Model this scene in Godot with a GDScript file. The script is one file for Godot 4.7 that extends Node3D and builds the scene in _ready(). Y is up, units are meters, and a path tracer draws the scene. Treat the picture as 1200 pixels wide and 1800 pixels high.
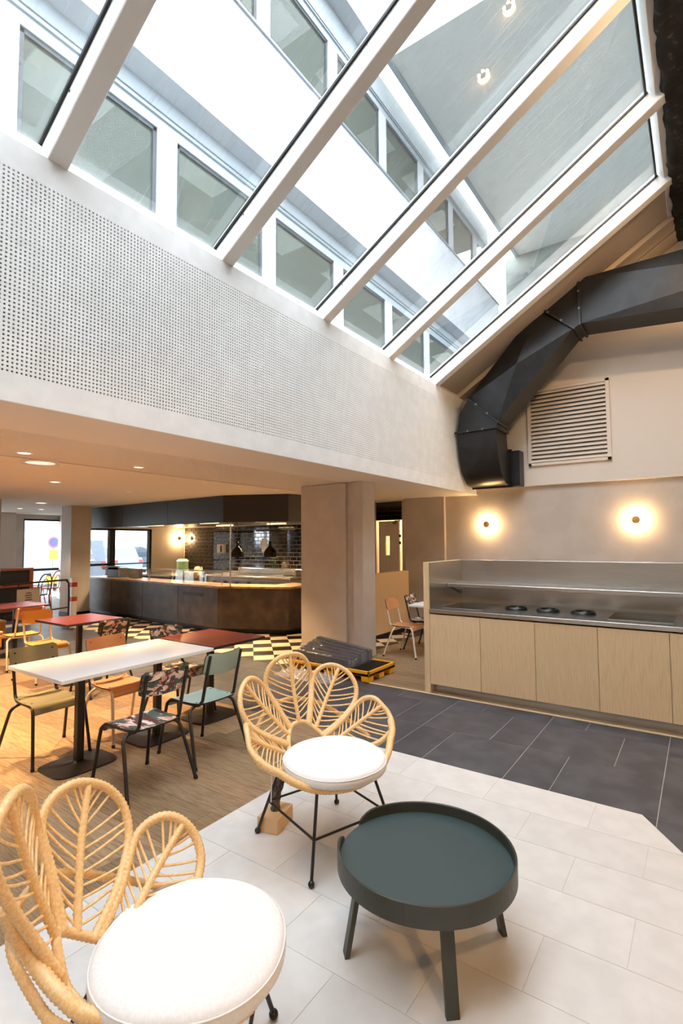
extends Node3D

# ---------------------------------------------------------------- mesh building
class MB:
	var v := PackedVector3Array()
	var n := PackedVector3Array()
	var t := PackedVector2Array()
	var ix := PackedInt32Array()
	var x := Transform3D()

	func uv_of(p: Vector3, nn: Vector3) -> Vector2:
		var a := nn.abs()
		if a.y >= a.x and a.y >= a.z:
			return Vector2(p.x, p.z)
		if a.x >= a.z:
			return Vector2(p.z, -p.y)
		return Vector2(p.x, -p.y)

	# a flat face, turned so that it looks towards out
	func face(pts: Array, out: Vector3) -> void:
		var nn := Vector3.ZERO
		for i in range(1, pts.size() - 1):
			nn += (pts[i] - pts[0]).cross(pts[i + 1] - pts[0])
		if nn.length() < 1e-12:
			return
		nn = nn.normalized()
		var flip := nn.dot(out) < 0.0
		if flip:
			nn = -nn
		var k := v.size()
		var wn := (x.basis * nn).normalized()
		for p in pts:
			v.append(x * p)
			n.append(wn)
			t.append(uv_of(p, nn))
		for i in range(1, pts.size() - 1):
			if flip:
				ix.append_array([k, k + i, k + i + 1])
			else:
				ix.append_array([k, k + i + 1, k + i])

	func box(c: Vector3, s: Vector3, bev := 0.0, b := Basis()) -> MB:
		var keep := x
		x = x * Transform3D(b, c)
		var h := s * 0.5
		var bv: float = min(bev, min(h.x, min(h.y, h.z)) * 0.98)
		for a in 3:
			var b1 := (a + 1) % 3
			var c1 := (a + 2) % 3
			for sg in [-1.0, 1.0]:
				var o := Vector3.ZERO
				o[a] = sg
				var q := []
				for w in [[-1, -1], [1, -1], [1, 1], [-1, 1]]:
					var p := Vector3.ZERO
					p[a] = sg * h[a]
					p[b1] = w[0] * (h[b1] - bv)
					p[c1] = w[1] * (h[c1] - bv)
					q.append(p)
				face(q, o)
		if bv > 0.0:
			for a in 3:
				var b1 := (a + 1) % 3
				var c1 := (a + 2) % 3
				for s1 in [-1.0, 1.0]:
					for s2 in [-1.0, 1.0]:
						var q := []
						for w in [[-1, 0], [1, 0], [1, 1], [-1, 1]]:
							var p := Vector3.ZERO
							p[a] = w[0] * (h[a] - bv)
							p[b1] = s1 * (h[b1] - (bv if w[1] else 0.0))
							p[c1] = s2 * (h[c1] - (0.0 if w[1] else bv))
							q.append(p)
						var o := Vector3.ZERO
						o[b1] = s1
						o[c1] = s2
						face(q, o)
			for s0 in [-1.0, 1.0]:
				for s1 in [-1.0, 1.0]:
					for s2 in [-1.0, 1.0]:
						var sg := Vector3(s0, s1, s2)
						var q := []
						for a in 3:
							var p := sg * (h - Vector3.ONE * bv)
							p[a] = sg[a] * h[a]
							q.append(p)
						face(q, sg)
		x = keep
		return self

	func span(a: Vector3, b: Vector3, bev := 0.0) -> MB:
		return box((a + b) * 0.5, (b - a).abs(), bev)

	# any flat polygon, pushed along e
	func prism(pts: PackedVector3Array, e: Vector3) -> MB:
		var dn := e.normalized()
		var u := (pts[1] - pts[0]).normalized()
		var w := dn.cross(u)
		var flat := PackedVector2Array()
		for p in pts:
			flat.append(Vector2((p - pts[0]).dot(u), (p - pts[0]).dot(w)))
		var tri := Geometry2D.triangulate_polygon(flat)
		for i in range(0, tri.size(), 3):
			face([pts[tri[i]], pts[tri[i + 1]], pts[tri[i + 2]]], -dn)
			face([pts[tri[i]] + e, pts[tri[i + 1]] + e, pts[tri[i + 2]] + e], dn)
		var area := 0.0
		for i in flat.size():
			area += flat[i].cross(flat[(i + 1) % flat.size()])
		for i in pts.size():
			var a := pts[i]
			var b := pts[(i + 1) % pts.size()]
			face([a, b, b + e, a + e], (b - a).cross(dn) * (1.0 if area > 0.0 else -1.0))
		return self

	func slab(poly: PackedVector2Array, y0: float, y1: float) -> MB:
		var p := PackedVector3Array()
		for q in poly:
			p.append(Vector3(q.x, y0, q.y))
		return prism(p, Vector3(0, y1 - y0, 0))

	# a smooth sheet through rows of points
	func sheet(rows: Array, closed := false, out := Vector3.ZERO, flip := false) -> MB:
		var k := v.size()
		var nr := rows.size()
		var nc: int = rows[0].size()
		for i in nr:
			for j in nc:
				var du: Vector3
				if closed:
					du = rows[i][(j + 1) % nc] - rows[i][(j - 1 + nc) % nc]
				else:
					du = rows[i][min(j + 1, nc - 1)] - rows[i][max(j - 1, 0)]
				var dv: Vector3 = rows[min(i + 1, nr - 1)][j] - rows[max(i - 1, 0)][j]
				var nn := du.cross(dv)
				if nn.length() < 1e-12:
					nn = out if out != Vector3.ZERO else Vector3.UP
				nn = nn.normalized()
				if flip:
					nn = -nn
				v.append(x * rows[i][j])
				n.append((x.basis * nn).normalized())
				t.append(Vector2(float(j) / max(1, nc - 1), float(i) / max(1, nr - 1)))
		for i in nr - 1:
			for j in (nc if closed else nc - 1):
				var a := k + i * nc + j
				var b := k + i * nc + (j + 1) % nc
				var c := b + nc
				var d := a + nc
				if flip:
					ix.append_array([a, b, c, a, c, d])
				else:
					ix.append_array([a, c, b, a, d, c])
		return self

	func tube(p: PackedVector3Array, r, sides := 8, closed := false, caps := true) -> MB:
		var np := p.size()
		var k := v.size()
		var t0 := (p[1] - p[0]).normalized()
		var ref := Vector3.UP if absf(t0.y) < 0.9 else Vector3.RIGHT
		var nx := t0.cross(ref).normalized()
		var len := 0.0
		var ends := []
		for i in np:
			var a := p[(i - 1 + np) % np] if closed else p[max(i - 1, 0)]
			var b := p[(i + 1) % np] if closed else p[min(i + 1, np - 1)]
			var d := (b - a).normalized()
			nx = (nx - d * nx.dot(d)).normalized()
			var ny := d.cross(nx)
			var rr: float = r if (r is float or r is int) else r[i]
			if i > 0:
				len += p[i].distance_to(p[i - 1])
			if not closed and (i == 0 or i == np - 1):
				ends.append([p[i], d, nx, ny, rr])
			for s in sides + 1:
				var ang := TAU * s / sides
				var o := nx * cos(ang) + ny * sin(ang)
				v.append(x * (p[i] + o * rr))
				n.append((x.basis * o).normalized())
				t.append(Vector2(float(s) / sides, len))
		var ring := sides + 1
		for i in (np if closed else np - 1):
			var i2 := (i + 1) % np
			for s in sides:
				var a := k + i * ring + s
				var b := a + 1
				var c := k + i2 * ring + s + 1
				var d2 := k + i2 * ring + s
				ix.append_array([a, c, b, a, d2, c])
		if caps and not closed:
			for e in 2:
				var q := []
				for s in sides:
					var ang := TAU * s / sides
					q.append(ends[e][0] + (ends[e][2] * cos(ang) + ends[e][3] * sin(ang)) * ends[e][4])
				face(q, ends[e][1] * (-1.0 if e == 0 else 1.0))
		return self

	func rod(a: Vector3, b: Vector3, r: float, sides := 8) -> MB:
		return tube(PackedVector3Array([a, b]), r, sides)

	# a profile of (radius, height) turned about the y axis at c
	func lathe(given: Array, seg := 24, c := Vector3.ZERO, b := Basis()) -> MB:
		var keep := x
		var prof := given.duplicate()
		var area := 0.0
		for i in prof.size():
			area += prof[i].cross(prof[(i + 1) % prof.size()])
		area += prof[prof.size() - 1].cross(Vector2(0, prof[prof.size() - 1].y)) + Vector2(0, prof[prof.size() - 1].y).cross(Vector2(0, prof[0].y)) + Vector2(0, prof[0].y).cross(prof[0]) - prof[prof.size() - 1].cross(prof[0])
		if area < -1e-9 or (absf(area) <= 1e-9 and prof[0].x < prof[prof.size() - 1].x):
			prof.reverse()
		x = x * Transform3D(b, c)
		for i in prof.size() - 1:
			var p0: Vector2 = prof[i]
			var p1: Vector2 = prof[i + 1]
			var d := p1 - p0
			if d.length() < 1e-9:
				continue
			var nn := Vector2(d.y, -d.x).normalized()
			var k := v.size()
			for s in seg + 1:
				var ang := TAU * s / seg
				var o := Vector3(cos(ang), 0, sin(ang))
				for q in [p0, p1]:
					v.append(x * (o * q.x + Vector3(0, q.y, 0)))
					n.append((x.basis * (o * nn.x + Vector3(0, nn.y, 0))).normalized())
					t.append(Vector2(float(s) / seg, q.y))
			for s in seg:
				var a := k + s * 2
				ix.append_array([a, a + 3, a + 1, a, a + 2, a + 3])
		x = keep
		return self

	func ball(c: Vector3, r: float, seg := 12) -> MB:
		var rows := []
		for i in 9:
			var ph := PI * i / 8.0
			var row := PackedVector3Array()
			for s in seg:
				var ang := TAU * s / seg
				row.append(c + Vector3(sin(ph) * cos(ang), cos(ph), sin(ph) * sin(ang)) * r)
			rows.append(row)
		return sheet(rows, true, Vector3.UP)

	func mesh() -> ArrayMesh:
		var a := []
		a.resize(Mesh.ARRAY_MAX)
		a[Mesh.ARRAY_VERTEX] = v
		a[Mesh.ARRAY_NORMAL] = n
		a[Mesh.ARRAY_TEX_UV] = t
		a[Mesh.ARRAY_INDEX] = ix
		var m := ArrayMesh.new()
		m.add_surface_from_arrays(Mesh.PRIMITIVE_TRIANGLES, a)
		return m


var M := {}
var names := {}
var rng := RandomNumberGenerator.new()
const SLOPE := 0.629
const V3 := Vector3.ZERO

func numbered(s: String) -> String:
	if not names.has(s):
		names[s] = 0
		return s
	names[s] += 1
	return "%s_%03d" % [s, names[s]]

func put(mesh: Mesh, called: String, m: Material, parent: Node = null, at := Vector3.ZERO) -> MeshInstance3D:
	var o := MeshInstance3D.new()
	o.mesh = mesh
	o.material_override = m
	o.position = at
	if parent == null:
		o.name = numbered(called)
		add_child(o, true)
	else:
		o.name = called
		parent.add_child(o, true)
	return o

func part(b: MB, called: String, m: Material, parent: Node = null, at := Vector3.ZERO) -> MeshInstance3D:
	return put(b.mesh(), called, m, parent, at)

func tag(o: Node, label: String, category := "", group := "", kind := "") -> Node:
	if label:
		o.set_meta("label", label)
	if category:
		o.set_meta("category", category)
	if group:
		o.set_meta("group", group)
	if kind:
		o.set_meta("kind", kind)
	return o

func thing(called: String, label: String, category: String, at := Vector3.ZERO, turn := 0.0, group := "") -> Node3D:
	var o := Node3D.new()
	o.name = numbered(called)
	add_child(o, true)
	o.position = at
	o.rotation.y = turn
	tag(o, label, category, group)
	return o

func setting(called: String, label := "") -> Node3D:
	var o := Node3D.new()
	o.name = called
	add_child(o, true)
	return tag(o, label, "", "", "structure")

func copy(o: Node3D, at: Vector3, turn: float, label: String) -> Node3D:
	var c: Node3D = o.duplicate()
	c.name = numbered(String(o.name))
	add_child(c, true)
	c.position = at
	c.rotation.y = turn
	c.set_meta("label", label)
	return c

func c8(r: int, g: int, b: int, a := 255) -> Color:
	return Color8(r, g, b, a)

func mat(col: Color, rough := 0.6, metal := 0.0) -> StandardMaterial3D:
	var m := StandardMaterial3D.new()
	m.albedo_color = col
	m.roughness = rough
	m.metallic = metal
	return m

func glow(col: Color, e: float) -> StandardMaterial3D:
	var m := mat(col, 0.5)
	m.emission_enabled = true
	m.emission = col
	m.emission_energy_multiplier = e
	return m

func noise_tex(freq: float, cols: Array, offs: Array, sd := 1, oct := 4, size := 512) -> NoiseTexture2D:
	var f := FastNoiseLite.new()
	f.noise_type = FastNoiseLite.TYPE_SIMPLEX_SMOOTH
	f.frequency = freq
	f.fractal_octaves = oct
	f.seed = sd
	var g := Gradient.new()
	g.offsets = PackedFloat32Array(offs)
	g.colors = PackedColorArray(cols)
	var tx := NoiseTexture2D.new()
	tx.width = size
	tx.height = size
	tx.seamless = true
	tx.noise = f
	tx.color_ramp = g
	return tx

func textured(tx: Texture2D, scale: Vector3, rough := 0.6, metal := 0.0, world := true) -> StandardMaterial3D:
	var m := mat(Color.WHITE, rough, metal)
	m.albedo_texture = tx
	m.uv1_triplanar = true
	m.uv1_world_triplanar = world
	m.uv1_triplanar_sharpness = 8.0
	m.uv1_scale = scale
	return m

func tinted(m: StandardMaterial3D, c: Color, off := Vector3.ZERO) -> StandardMaterial3D:
	var k: StandardMaterial3D = m.duplicate()
	k.albedo_color = c
	k.uv1_offset = off
	return k

func smooth_path(ctrl: Array, per := 6, closed := false) -> PackedVector3Array:
	var out := PackedVector3Array()
	var nn := ctrl.size()
	var segs := nn if closed else nn - 1
	for i in segs:
		var p0: Vector3 = ctrl[(i - 1 + nn) % nn] if closed or i > 0 else ctrl[0]
		var p1: Vector3 = ctrl[i]
		var p2: Vector3 = ctrl[(i + 1) % nn]
		var p3: Vector3 = ctrl[(i + 2) % nn] if closed or i + 2 < nn else ctrl[nn - 1]
		for k in per:
			out.append(p1.cubic_interpolate(p2, p0, p3, float(k) / per))
	if not closed:
		out.append(ctrl[nn - 1])
	return out

func resample(p: PackedVector3Array, step: float) -> PackedVector3Array:
	var total := 0.0
	for i in p.size() - 1:
		total += p[i].distance_to(p[i + 1])
	var cnt: int = max(2, int(round(total / step)))
	var out := PackedVector3Array()
	var acc := 0.0
	var i := 0
	for k in cnt + 1:
		var want := total * k / cnt
		while i < p.size() - 2 and acc + p[i].distance_to(p[i + 1]) < want:
			acc += p[i].distance_to(p[i + 1])
			i += 1
		var seg := p[i].distance_to(p[i + 1])
		out.append(p[i].lerp(p[i + 1], clampf((want - acc) / max(seg, 1e-9), 0, 1)))
	return out

func ray_at(p: PackedVector3Array, f: float) -> Vector3:
	var g := clampf(f, 0, 1) * (p.size() - 1)
	var i: int = min(int(g), p.size() - 2)
	return p[i].lerp(p[i + 1], g - i)

func spot(at: Vector3, to: Vector3, col: Color, e: float, ang: float, size := 0.04, soft := 0.6, parent: Node = null) -> void:
	var l := SpotLight3D.new()
	l.name = "lamp"
	(parent if parent else self).add_child(l, true)
	l.look_at_from_position(at, to, Vector3.RIGHT if absf((to - at).normalized().y) > 0.99 else Vector3.UP)
	l.light_color = col
	l.light_energy = e
	l.spot_angle = ang
	l.spot_angle_attenuation = soft
	l.spot_range = 30.0
	l.spot_attenuation = 2.0
	l.light_size = size
	l.shadow_enabled = true

func omni(at: Vector3, col: Color, e: float, size := 0.05, parent: Node = null) -> void:
	var l := OmniLight3D.new()
	l.name = "lamp"
	(parent if parent else self).add_child(l, true)
	l.global_position = at
	l.light_color = col
	l.light_energy = e
	l.omni_range = 30.0
	l.omni_attenuation = 2.0
	l.light_size = size
	l.shadow_enabled = true

const WARM := Color(1.0, 0.83, 0.62)

func _ready() -> void:
	rng.seed = 7
	var cam := Camera3D.new()
	cam.name = "camera"
	add_child(cam)
	cam.transform = Transform3D(Basis(Vector3(0.82010666, -0.00670662, -0.57217138), Vector3(0.03906459, 0.9982546, 0.04429131), Vector3(0.57087566, -0.05867524, 0.81893723)), Vector3(0, 1.65, 0))
	cam.fov = 89.6193
	cam.near = 0.02
	cam.far = 200.0
	cam.current = true
	var env := Environment.new()
	env.background_mode = Environment.BG_SKY
	var sky := Sky.new()
	var sm := ProceduralSkyMaterial.new()
	# overcast: white all over
	sm.sky_top_color = Color(0.925, 0.965, 1.0)
	sm.sky_horizon_color = Color(0.93, 0.967, 1.0)
	sm.ground_horizon_color = Color(0.6, 0.6, 0.6)
	sm.ground_bottom_color = Color(0.5, 0.5, 0.5)
	sm.sky_energy_multiplier = 2.74
	sm.ground_energy_multiplier = 1.0
	sky.sky_material = sm
	env.sky = sky
	env.tonemap_mode = Environment.TONE_MAPPER_LINEAR
	env.tonemap_exposure = 1.04
	env.sdfgi_enabled = true
	env.ssao_enabled = true
	env.ssil_enabled = true
	var we := WorldEnvironment.new()
	we.name = "environment"
	we.environment = env
	add_child(we)
	materials()
	shell()
	floors()
	skylight()
	outside_facade()
	duct_and_louvre()
	kitchen()
	entrance()
	street()
	ceiling_lamps()
	service_counter()
	tables_and_chairs()
	back_corner()
	pallet()
	coffee_table()
	rattan_chairs()

func materials() -> void:
	M.white = textured(noise_tex(0.01, [c8(240, 239, 236), c8(246, 245, 242)], [0.3, 0.7], 3), Vector3(0.7, 0.7, 0.7), 0.75)
	M.white_bar = mat(c8(240, 240, 238), 0.35)
	M.ceiling = mat(c8(226, 216, 204), 0.8)
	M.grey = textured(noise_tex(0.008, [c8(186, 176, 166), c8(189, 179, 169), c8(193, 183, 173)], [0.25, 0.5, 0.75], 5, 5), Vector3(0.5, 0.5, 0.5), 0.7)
	M.grey_light = textured(noise_tex(0.008, [c8(186, 177, 168), c8(196, 187, 178)], [0.3, 0.7], 6, 5), Vector3(0.5, 0.5, 0.5), 0.7)
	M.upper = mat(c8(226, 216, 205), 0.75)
	M.beige = mat(c8(206, 188, 168), 0.45)
	M.black = mat(c8(22, 21, 21), 0.5)
	M.void = mat(c8(12, 12, 12), 0.95)
	M.felt = mat(c8(38, 36, 34), 0.95)
	M.black_metal = mat(c8(24, 23, 23), 0.38)
	M.duct = textured(noise_tex(0.012, [c8(31, 32, 35), c8(34, 36, 39), c8(39, 40, 44)], [0.3, 0.55, 0.8], 9, 4), Vector3(0.6, 0.6, 0.6), 0.36)
	M.duct.metallic = 0.25
	M.foam = textured(noise_tex(0.02, [c8(14, 13, 13), c8(24, 22, 21), c8(34, 30, 28), c8(92, 82, 70)], [0.3, 0.55, 0.76, 0.96], 12, 5), Vector3(0.9, 0.9, 0.9), 0.85)
	M.steel = mat(c8(188, 184, 178), 0.24, 0.95)
	M.steel_rough = textured(noise_tex(0.02, [c8(186, 181, 174), c8(192, 188, 182)], [0.3, 0.7], 15, 3), Vector3(0.15, 9, 9), 0.27, 0.95)
	M.chrome = mat(c8(205, 205, 205), 0.15, 1.0)
	M.oak = textured(noise_tex(0.02, [c8(204, 174, 134), c8(212, 183, 143), c8(217, 189, 150), c8(209, 180, 140)], [0.2, 0.42, 0.6, 0.82], 21, 4), Vector3(7.0, 0.3, 7.0), 0.5)
	M.oak_shade = M.oak
	var wood := noise_tex(0.016, [c8(122, 98, 73), c8(138, 113, 86), c8(148, 123, 95), c8(158, 135, 107), c8(132, 107, 81)], [0.15, 0.38, 0.52, 0.68, 0.9], 31, 4)
	M.planks = []
	for k in 7:
		var w := textured(wood, Vector3(0.5, 1.0, 6.5), 0.48)
		var g := [1.0, 0.95, 0.89, 1.03, 0.92, 0.97, 0.85][k] as float
		w.albedo_color = Color(g, g * [1.0, 0.99, 0.98, 0.98, 1.0, 0.97, 1.0][k], g * [1.0, 0.97, 0.94, 0.92, 1.0, 0.95, 0.97][k])
		w.uv1_offset = Vector3(k * 0.37, 0, k * 0.23)
		M.planks.append(w)
	var slate := noise_tex(0.012, [c8(62, 63, 69), c8(71, 72, 78), c8(80, 81, 87)], [0.25, 0.5, 0.78], 41, 5)
	M.slates = []
	for k in 4:
		var w := textured(slate, Vector3(0.55, 0.55, 0.55), 0.42)
		var g := [1.0, 0.95, 0.91, 0.98][k] as float
		w.albedo_color = Color(g, g, g * [1.0, 0.99, 1.0, 0.985][k])
		w.uv1_offset = Vector3(k * 0.31, 0, k * 0.17)
		M.slates.append(w)
	var chalk := noise_tex(0.014, [c8(200, 197, 193), c8(204, 201, 197), c8(207, 204, 200)], [0.22, 0.5, 0.76], 51, 5)
	M.chalks = []
	for k in 4:
		var w := textured(chalk, Vector3(0.8, 0.8, 0.8), 0.5)
		var g := [1.0, 0.985, 0.97, 0.99][k] as float
		w.albedo_color = Color(g, g, g)
		w.uv1_offset = Vector3(k * 0.41, 0, k * 0.13)
		M.chalks.append(w)
	M.grout_light = mat(c8(188, 182, 174), 0.9)
	M.grout_grey = mat(c8(158, 154, 150), 0.9)
	M.cream_tile = textured(noise_tex(0.02, [c8(214, 196, 164), c8(228, 212, 182)], [0.3, 0.7], 61), Vector3(1, 1, 1), 0.4)
	M.black_tile = mat(c8(30, 26, 24), 0.4)
	M.metro = []
	for k in 3:
		var w := mat([c8(22, 18, 18), c8(30, 23, 22), c8(18, 16, 17)][k], 0.06)
		w.metallic_specular = 0.7
		w.clearcoat_enabled = true
		w.clearcoat = 1.0
		w.clearcoat_roughness = 0.03
		M.metro.append(w)
	M.metro_grout = mat(c8(186, 180, 172), 0.9)
	M.corten = textured(noise_tex(0.01, [c8(54, 45, 41), c8(64, 54, 48), c8(75, 62, 54), c8(88, 71, 60)], [0.2, 0.48, 0.72, 0.95], 71, 5), Vector3(0.5, 0.5, 0.5), 0.42)
	M.corten.metallic = 0.2
	M.copper_top = textured(noise_tex(0.012, [c8(120, 96, 74), c8(146, 120, 94), c8(164, 138, 110)], [0.25, 0.5, 0.8], 73, 5), Vector3(0.6, 0.6, 0.6), 0.3)
	M.hood = mat(c8(30, 31, 34), 0.45)
	M.rattan = textured(noise_tex(0.03, [c8(218, 176, 118), c8(226, 187, 130), c8(234, 198, 144)], [0.25, 0.5, 0.8], 81, 3), Vector3(5, 5, 5), 0.42, 0.0, false)
	M.cane = textured(noise_tex(0.03, [c8(222, 178, 116), c8(238, 202, 146)], [0.3, 0.7], 83, 3), Vector3(3, 3, 3), 0.45, 0.0, false)
	M.cushion = textured(noise_tex(0.08, [c8(216, 214, 212), c8(223, 221, 219)], [0.3, 0.7], 85, 2), Vector3(2, 2, 2), 0.9, 0.0, false)
	M.cushion.rim_enabled = true
	M.cushion.rim = 0.2
	M.petrol = mat(c8(50, 64, 64), 0.42)
	M.petrol_rim = mat(c8(52, 54, 48), 0.45)
	M.yellow = mat(c8(232, 164, 24), 0.45)
	M.white_top = mat(c8(226, 225, 223), 0.32)
	M.red_top = mat(c8(112, 38, 28), 0.3)
	M.cream_metal = mat(c8(226, 206, 186), 0.4)
	M.foot = mat(c8(18, 18, 18), 0.7)
	M.camo = camo()
	var gl := mat(Color(1, 1, 1, 0.03), 0.0)
	gl.transparency = BaseMaterial3D.TRANSPARENCY_ALPHA
	M.glass = gl
	M.film = film()

# dust and dried rain on the roof panes, drawn down the slope
func film() -> StandardMaterial3D:
	var w := 512
	var h := 512
	var im := Image.create(w, h, false, Image.FORMAT_RGBA8)
	var f := FastNoiseLite.new()
	f.seed = 5
	f.frequency = 0.012
	f.fractal_octaves = 4
	var g := FastNoiseLite.new()
	g.seed = 9
	g.frequency = 0.16
	for y in h:
		for x in w:
			var big := f.get_noise_2d(x * 0.9, y * 0.9) * 0.5 + 0.5
			var run := g.get_noise_2d(x * 1.0, y * 0.018) * 0.5 + 0.5
			var a := 0.05 + 0.10 * clampf((big - 0.45) * 2.4, 0, 1) + 0.30 * clampf((run - 0.60) * 3.5, 0, 1) * clampf(big * 1.6 - 0.3, 0, 1)
			im.set_pixel(x, y, Color(0.86, 0.9, 0.9, a))
	var r := RandomNumberGenerator.new()
	r.seed = 4
	for k in 420:
		im.set_pixel(r.randi_range(0, w - 1), r.randi_range(0, h - 1), Color(0.97, 0.98, 0.98, 0.6))
	for k in 34:
		var x := r.randi_range(0, w - 1)
		var y0 := r.randi_range(0, h - 200)
		for y in range(y0, y0 + r.randi_range(80, 200)):
			im.set_pixel(x, y, Color(0.95, 0.97, 0.97, 0.34))
	var m := mat(Color.WHITE, 0.8)
	m.albedo_texture = ImageTexture.create_from_image(im)
	m.transparency = BaseMaterial3D.TRANSPARENCY_ALPHA
	return m

# jungle print of the patterned chairs
func camo() -> StandardMaterial3D:
	var w := 384
	var h := 256
	var im := Image.create(w, h, false, Image.FORMAT_RGBA8)
	im.fill(c8(222, 200, 190))
	var r := RandomNumberGenerator.new()
	r.seed = 21
	var cols := [c8(74, 30, 34), c8(36, 58, 52), c8(92, 40, 44), c8(52, 78, 70), c8(206, 150, 128), c8(238, 226, 216), c8(40, 36, 38), c8(66, 84, 80)]
	for k in 64:
		var c: Color = cols[r.randi_range(0, cols.size() - 1)]
		var p := Vector2(r.randf() * w, r.randf() * h)
		var ang := r.randf() * TAU
		var fan := r.randi_range(3, 7)
		for b in fan:
			var a2 := ang + (b - fan * 0.5) * 0.34
			var len := r.randf_range(40, 92)
			for s in 80:
				var q := s / 79.0
				var wd := sin(PI * clampf(q, 0.02, 0.98)) * r.randf_range(5.5, 9.5)
				var cc := p + Vector2(cos(a2), sin(a2)) * len * q
				for o in range(-int(wd), int(wd) + 1):
					var d := cc + Vector2(-sin(a2), cos(a2)) * o
					im.set_pixel(posmod(int(d.x), w), posmod(int(d.y), h), c)
					im.set_pixel(posmod(int(d.x) + 1, w), posmod(int(d.y), h), c)
	var m := mat(Color.WHITE, 0.4)
	m.albedo_texture = ImageTexture.create_from_image(im)
	return m

# ---------------------------------------------------------------- the room
func shell() -> void:
	# deep white fascia under the skylight, perforated with square holes
	var w := setting("wall_left", "deep white perforated acoustic fascia below the skylight")
	var b := MB.new()
	b.span(Vector3(-3.90, 2.53, -9.40), Vector3(-3.52, 4.20, 3.0))
	part(b, "core", M.felt, w)
	b = MB.new()
	b.span(Vector3(-3.52, 2.53, -9.40), Vector3(-3.45, 2.704, 3.0))
	b.span(Vector3(-3.52, 4.006, -9.40), Vector3(-3.45, 4.20, 3.0))
	b.span(Vector3(-3.52, 2.704, -9.40), Vector3(-3.45, 4.006, -8.60))
	b.span(Vector3(-3.52, 2.704, 0.05), Vector3(-3.45, 4.006, 3.0))
	part(b, "border", M.white, w)
	perforated(w, "perforated_panel", Vector3(-3.45, 2.704, 0.05), Vector3(0, 0, -1), Vector3(0, 1, 0), 318, 48, 0.0272, M.white)
	# soffit of the fascia and the low ceiling
	var c := setting("ceiling", "low beige ceiling left of the skylight, partly perforated")
	b = MB.new()
	b.span(Vector3(-4.15, 2.53, -9.9), Vector3(-3.90, 2.75, 3.0))
	b.span(Vector3(-3.90, 2.525, -9.48), Vector3(-3.45, 2.53, 3.0))
	part(b, "soffit", M.ceiling, c)
	b = MB.new()
	b.span(Vector3(-17.0, 2.53, -12.0), Vector3(-5.66, 2.75, 3.0))
	b.span(Vector3(-4.34, 2.535, -12.0), Vector3(-4.15, 2.75, 3.0))
	b.span(Vector3(-5.66, 2.535, -12.0), Vector3(-4.34, 2.75, -8.20))
	b.span(Vector3(-5.66, 2.535, -0.45), Vector3(-4.34, 2.75, 3.0))
	b.span(Vector3(-5.66, 2.58, -8.20), Vector3(-4.34, 2.75, -0.45))
	part(b, "plasterboard", M.ceiling, c)
	perforated(c, "perforated_panel", Vector3(-4.34, 2.535, -0.45), Vector3(0, 0, -1), Vector3(-1, 0, 0), 285, 48, 0.0272, M.ceiling)
	# sprayed black ceiling beside the ridge
	var f := setting("ceiling_001", "rough black sprayed ceiling beside the skylight ridge")
	var nz := FastNoiseLite.new()
	nz.seed = 3
	nz.frequency = 0.9
	nz.fractal_octaves = 5
	var rows := []
	for i in 120:
		var row := PackedVector3Array()
		for j in 28:
			var zz := -9.4 + 12.4 * i / 119.0
			var xx := -0.17 + 4.67 * pow(j / 27.0, 1.4)
			var d := nz.get_noise_2d(xx * 3.0, zz * 3.0) * 0.05
			row.append(Vector3(xx + (nz.get_noise_2d(zz * 4.0, 7.0) * 0.035 if j == 0 else 0.0), 6.28 + d + (0.06 if j == 0 else 0.0), zz))
		rows.append(row)
	b = MB.new()
	b.sheet(rows, false, Vector3.DOWN, true)
	b.span(Vector3(-0.10, 6.42, -9.6), Vector3(4.6, 6.6, 3.0))
	part(b, "sprayed_coat", M.foam, f)
	# back wall
	var bw := setting("wall_back", "greige plaster wall behind the service counter with two glowing sconces")
	b = MB.new()
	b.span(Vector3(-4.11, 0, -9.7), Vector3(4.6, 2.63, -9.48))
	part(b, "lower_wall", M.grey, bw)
	b = MB.new()
	b.span(Vector3(-4.97, 0, -9.7), Vector3(-4.11, 2.535, -9.40), 0.004)
	part(b, "pier", M.grey, bw)
	b = MB.new()
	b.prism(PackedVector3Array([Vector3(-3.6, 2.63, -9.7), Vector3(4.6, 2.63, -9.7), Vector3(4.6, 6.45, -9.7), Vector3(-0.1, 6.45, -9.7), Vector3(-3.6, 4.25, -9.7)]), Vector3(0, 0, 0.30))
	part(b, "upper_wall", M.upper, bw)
	# right hand side and behind the camera
	var rw := setting("wall_right", "plain light wall on the right")
	b = MB.new()
	b.span(Vector3(4.4, 0, -9.6), Vector3(4.6, 6.6, 3.0))
	part(b, "plaster", M.grey_light, rw)
	var fw := setting("wall_front", "plain light wall behind the viewer")
	b = MB.new()
	b.span(Vector3(-17.0, 0, 2.9), Vector3(4.6, 2.75, 3.1))
	b.span(Vector3(-3.6, 2.75, 2.9), Vector3(4.6, 6.6, 3.1))
	part(b, "plaster", M.grey_light, fw)
	# columns
	var col := setting("wall_column", "tall greige plaster pier between kitchen and counter")
	b = MB.new()
	b.span(Vector3(-5.14, 0, -6.90), Vector3(-4.29, 2.53, -6.26), 0.006)
	part(b, "pier", M.grey, col)
	b = MB.new()
	b.span(Vector3(-4.29, 0, -6.80), Vector3(-4.14, 2.53, -6.30))
	part(b, "infill", M.grey_light, col)
	b = MB.new()
	b.span(Vector3(-4.14, 0, -6.56), Vector3(-3.97, 2.53, -6.22), 0.006)
	part(b, "square_column", M.grey, col)
	b = MB.new()
	b.span(Vector3(-5.15, 0, -6.91), Vector3(-4.28, 0.09, -6.25), 0.003)
	part(b, "baseboard", M.grey_light, col)
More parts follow.
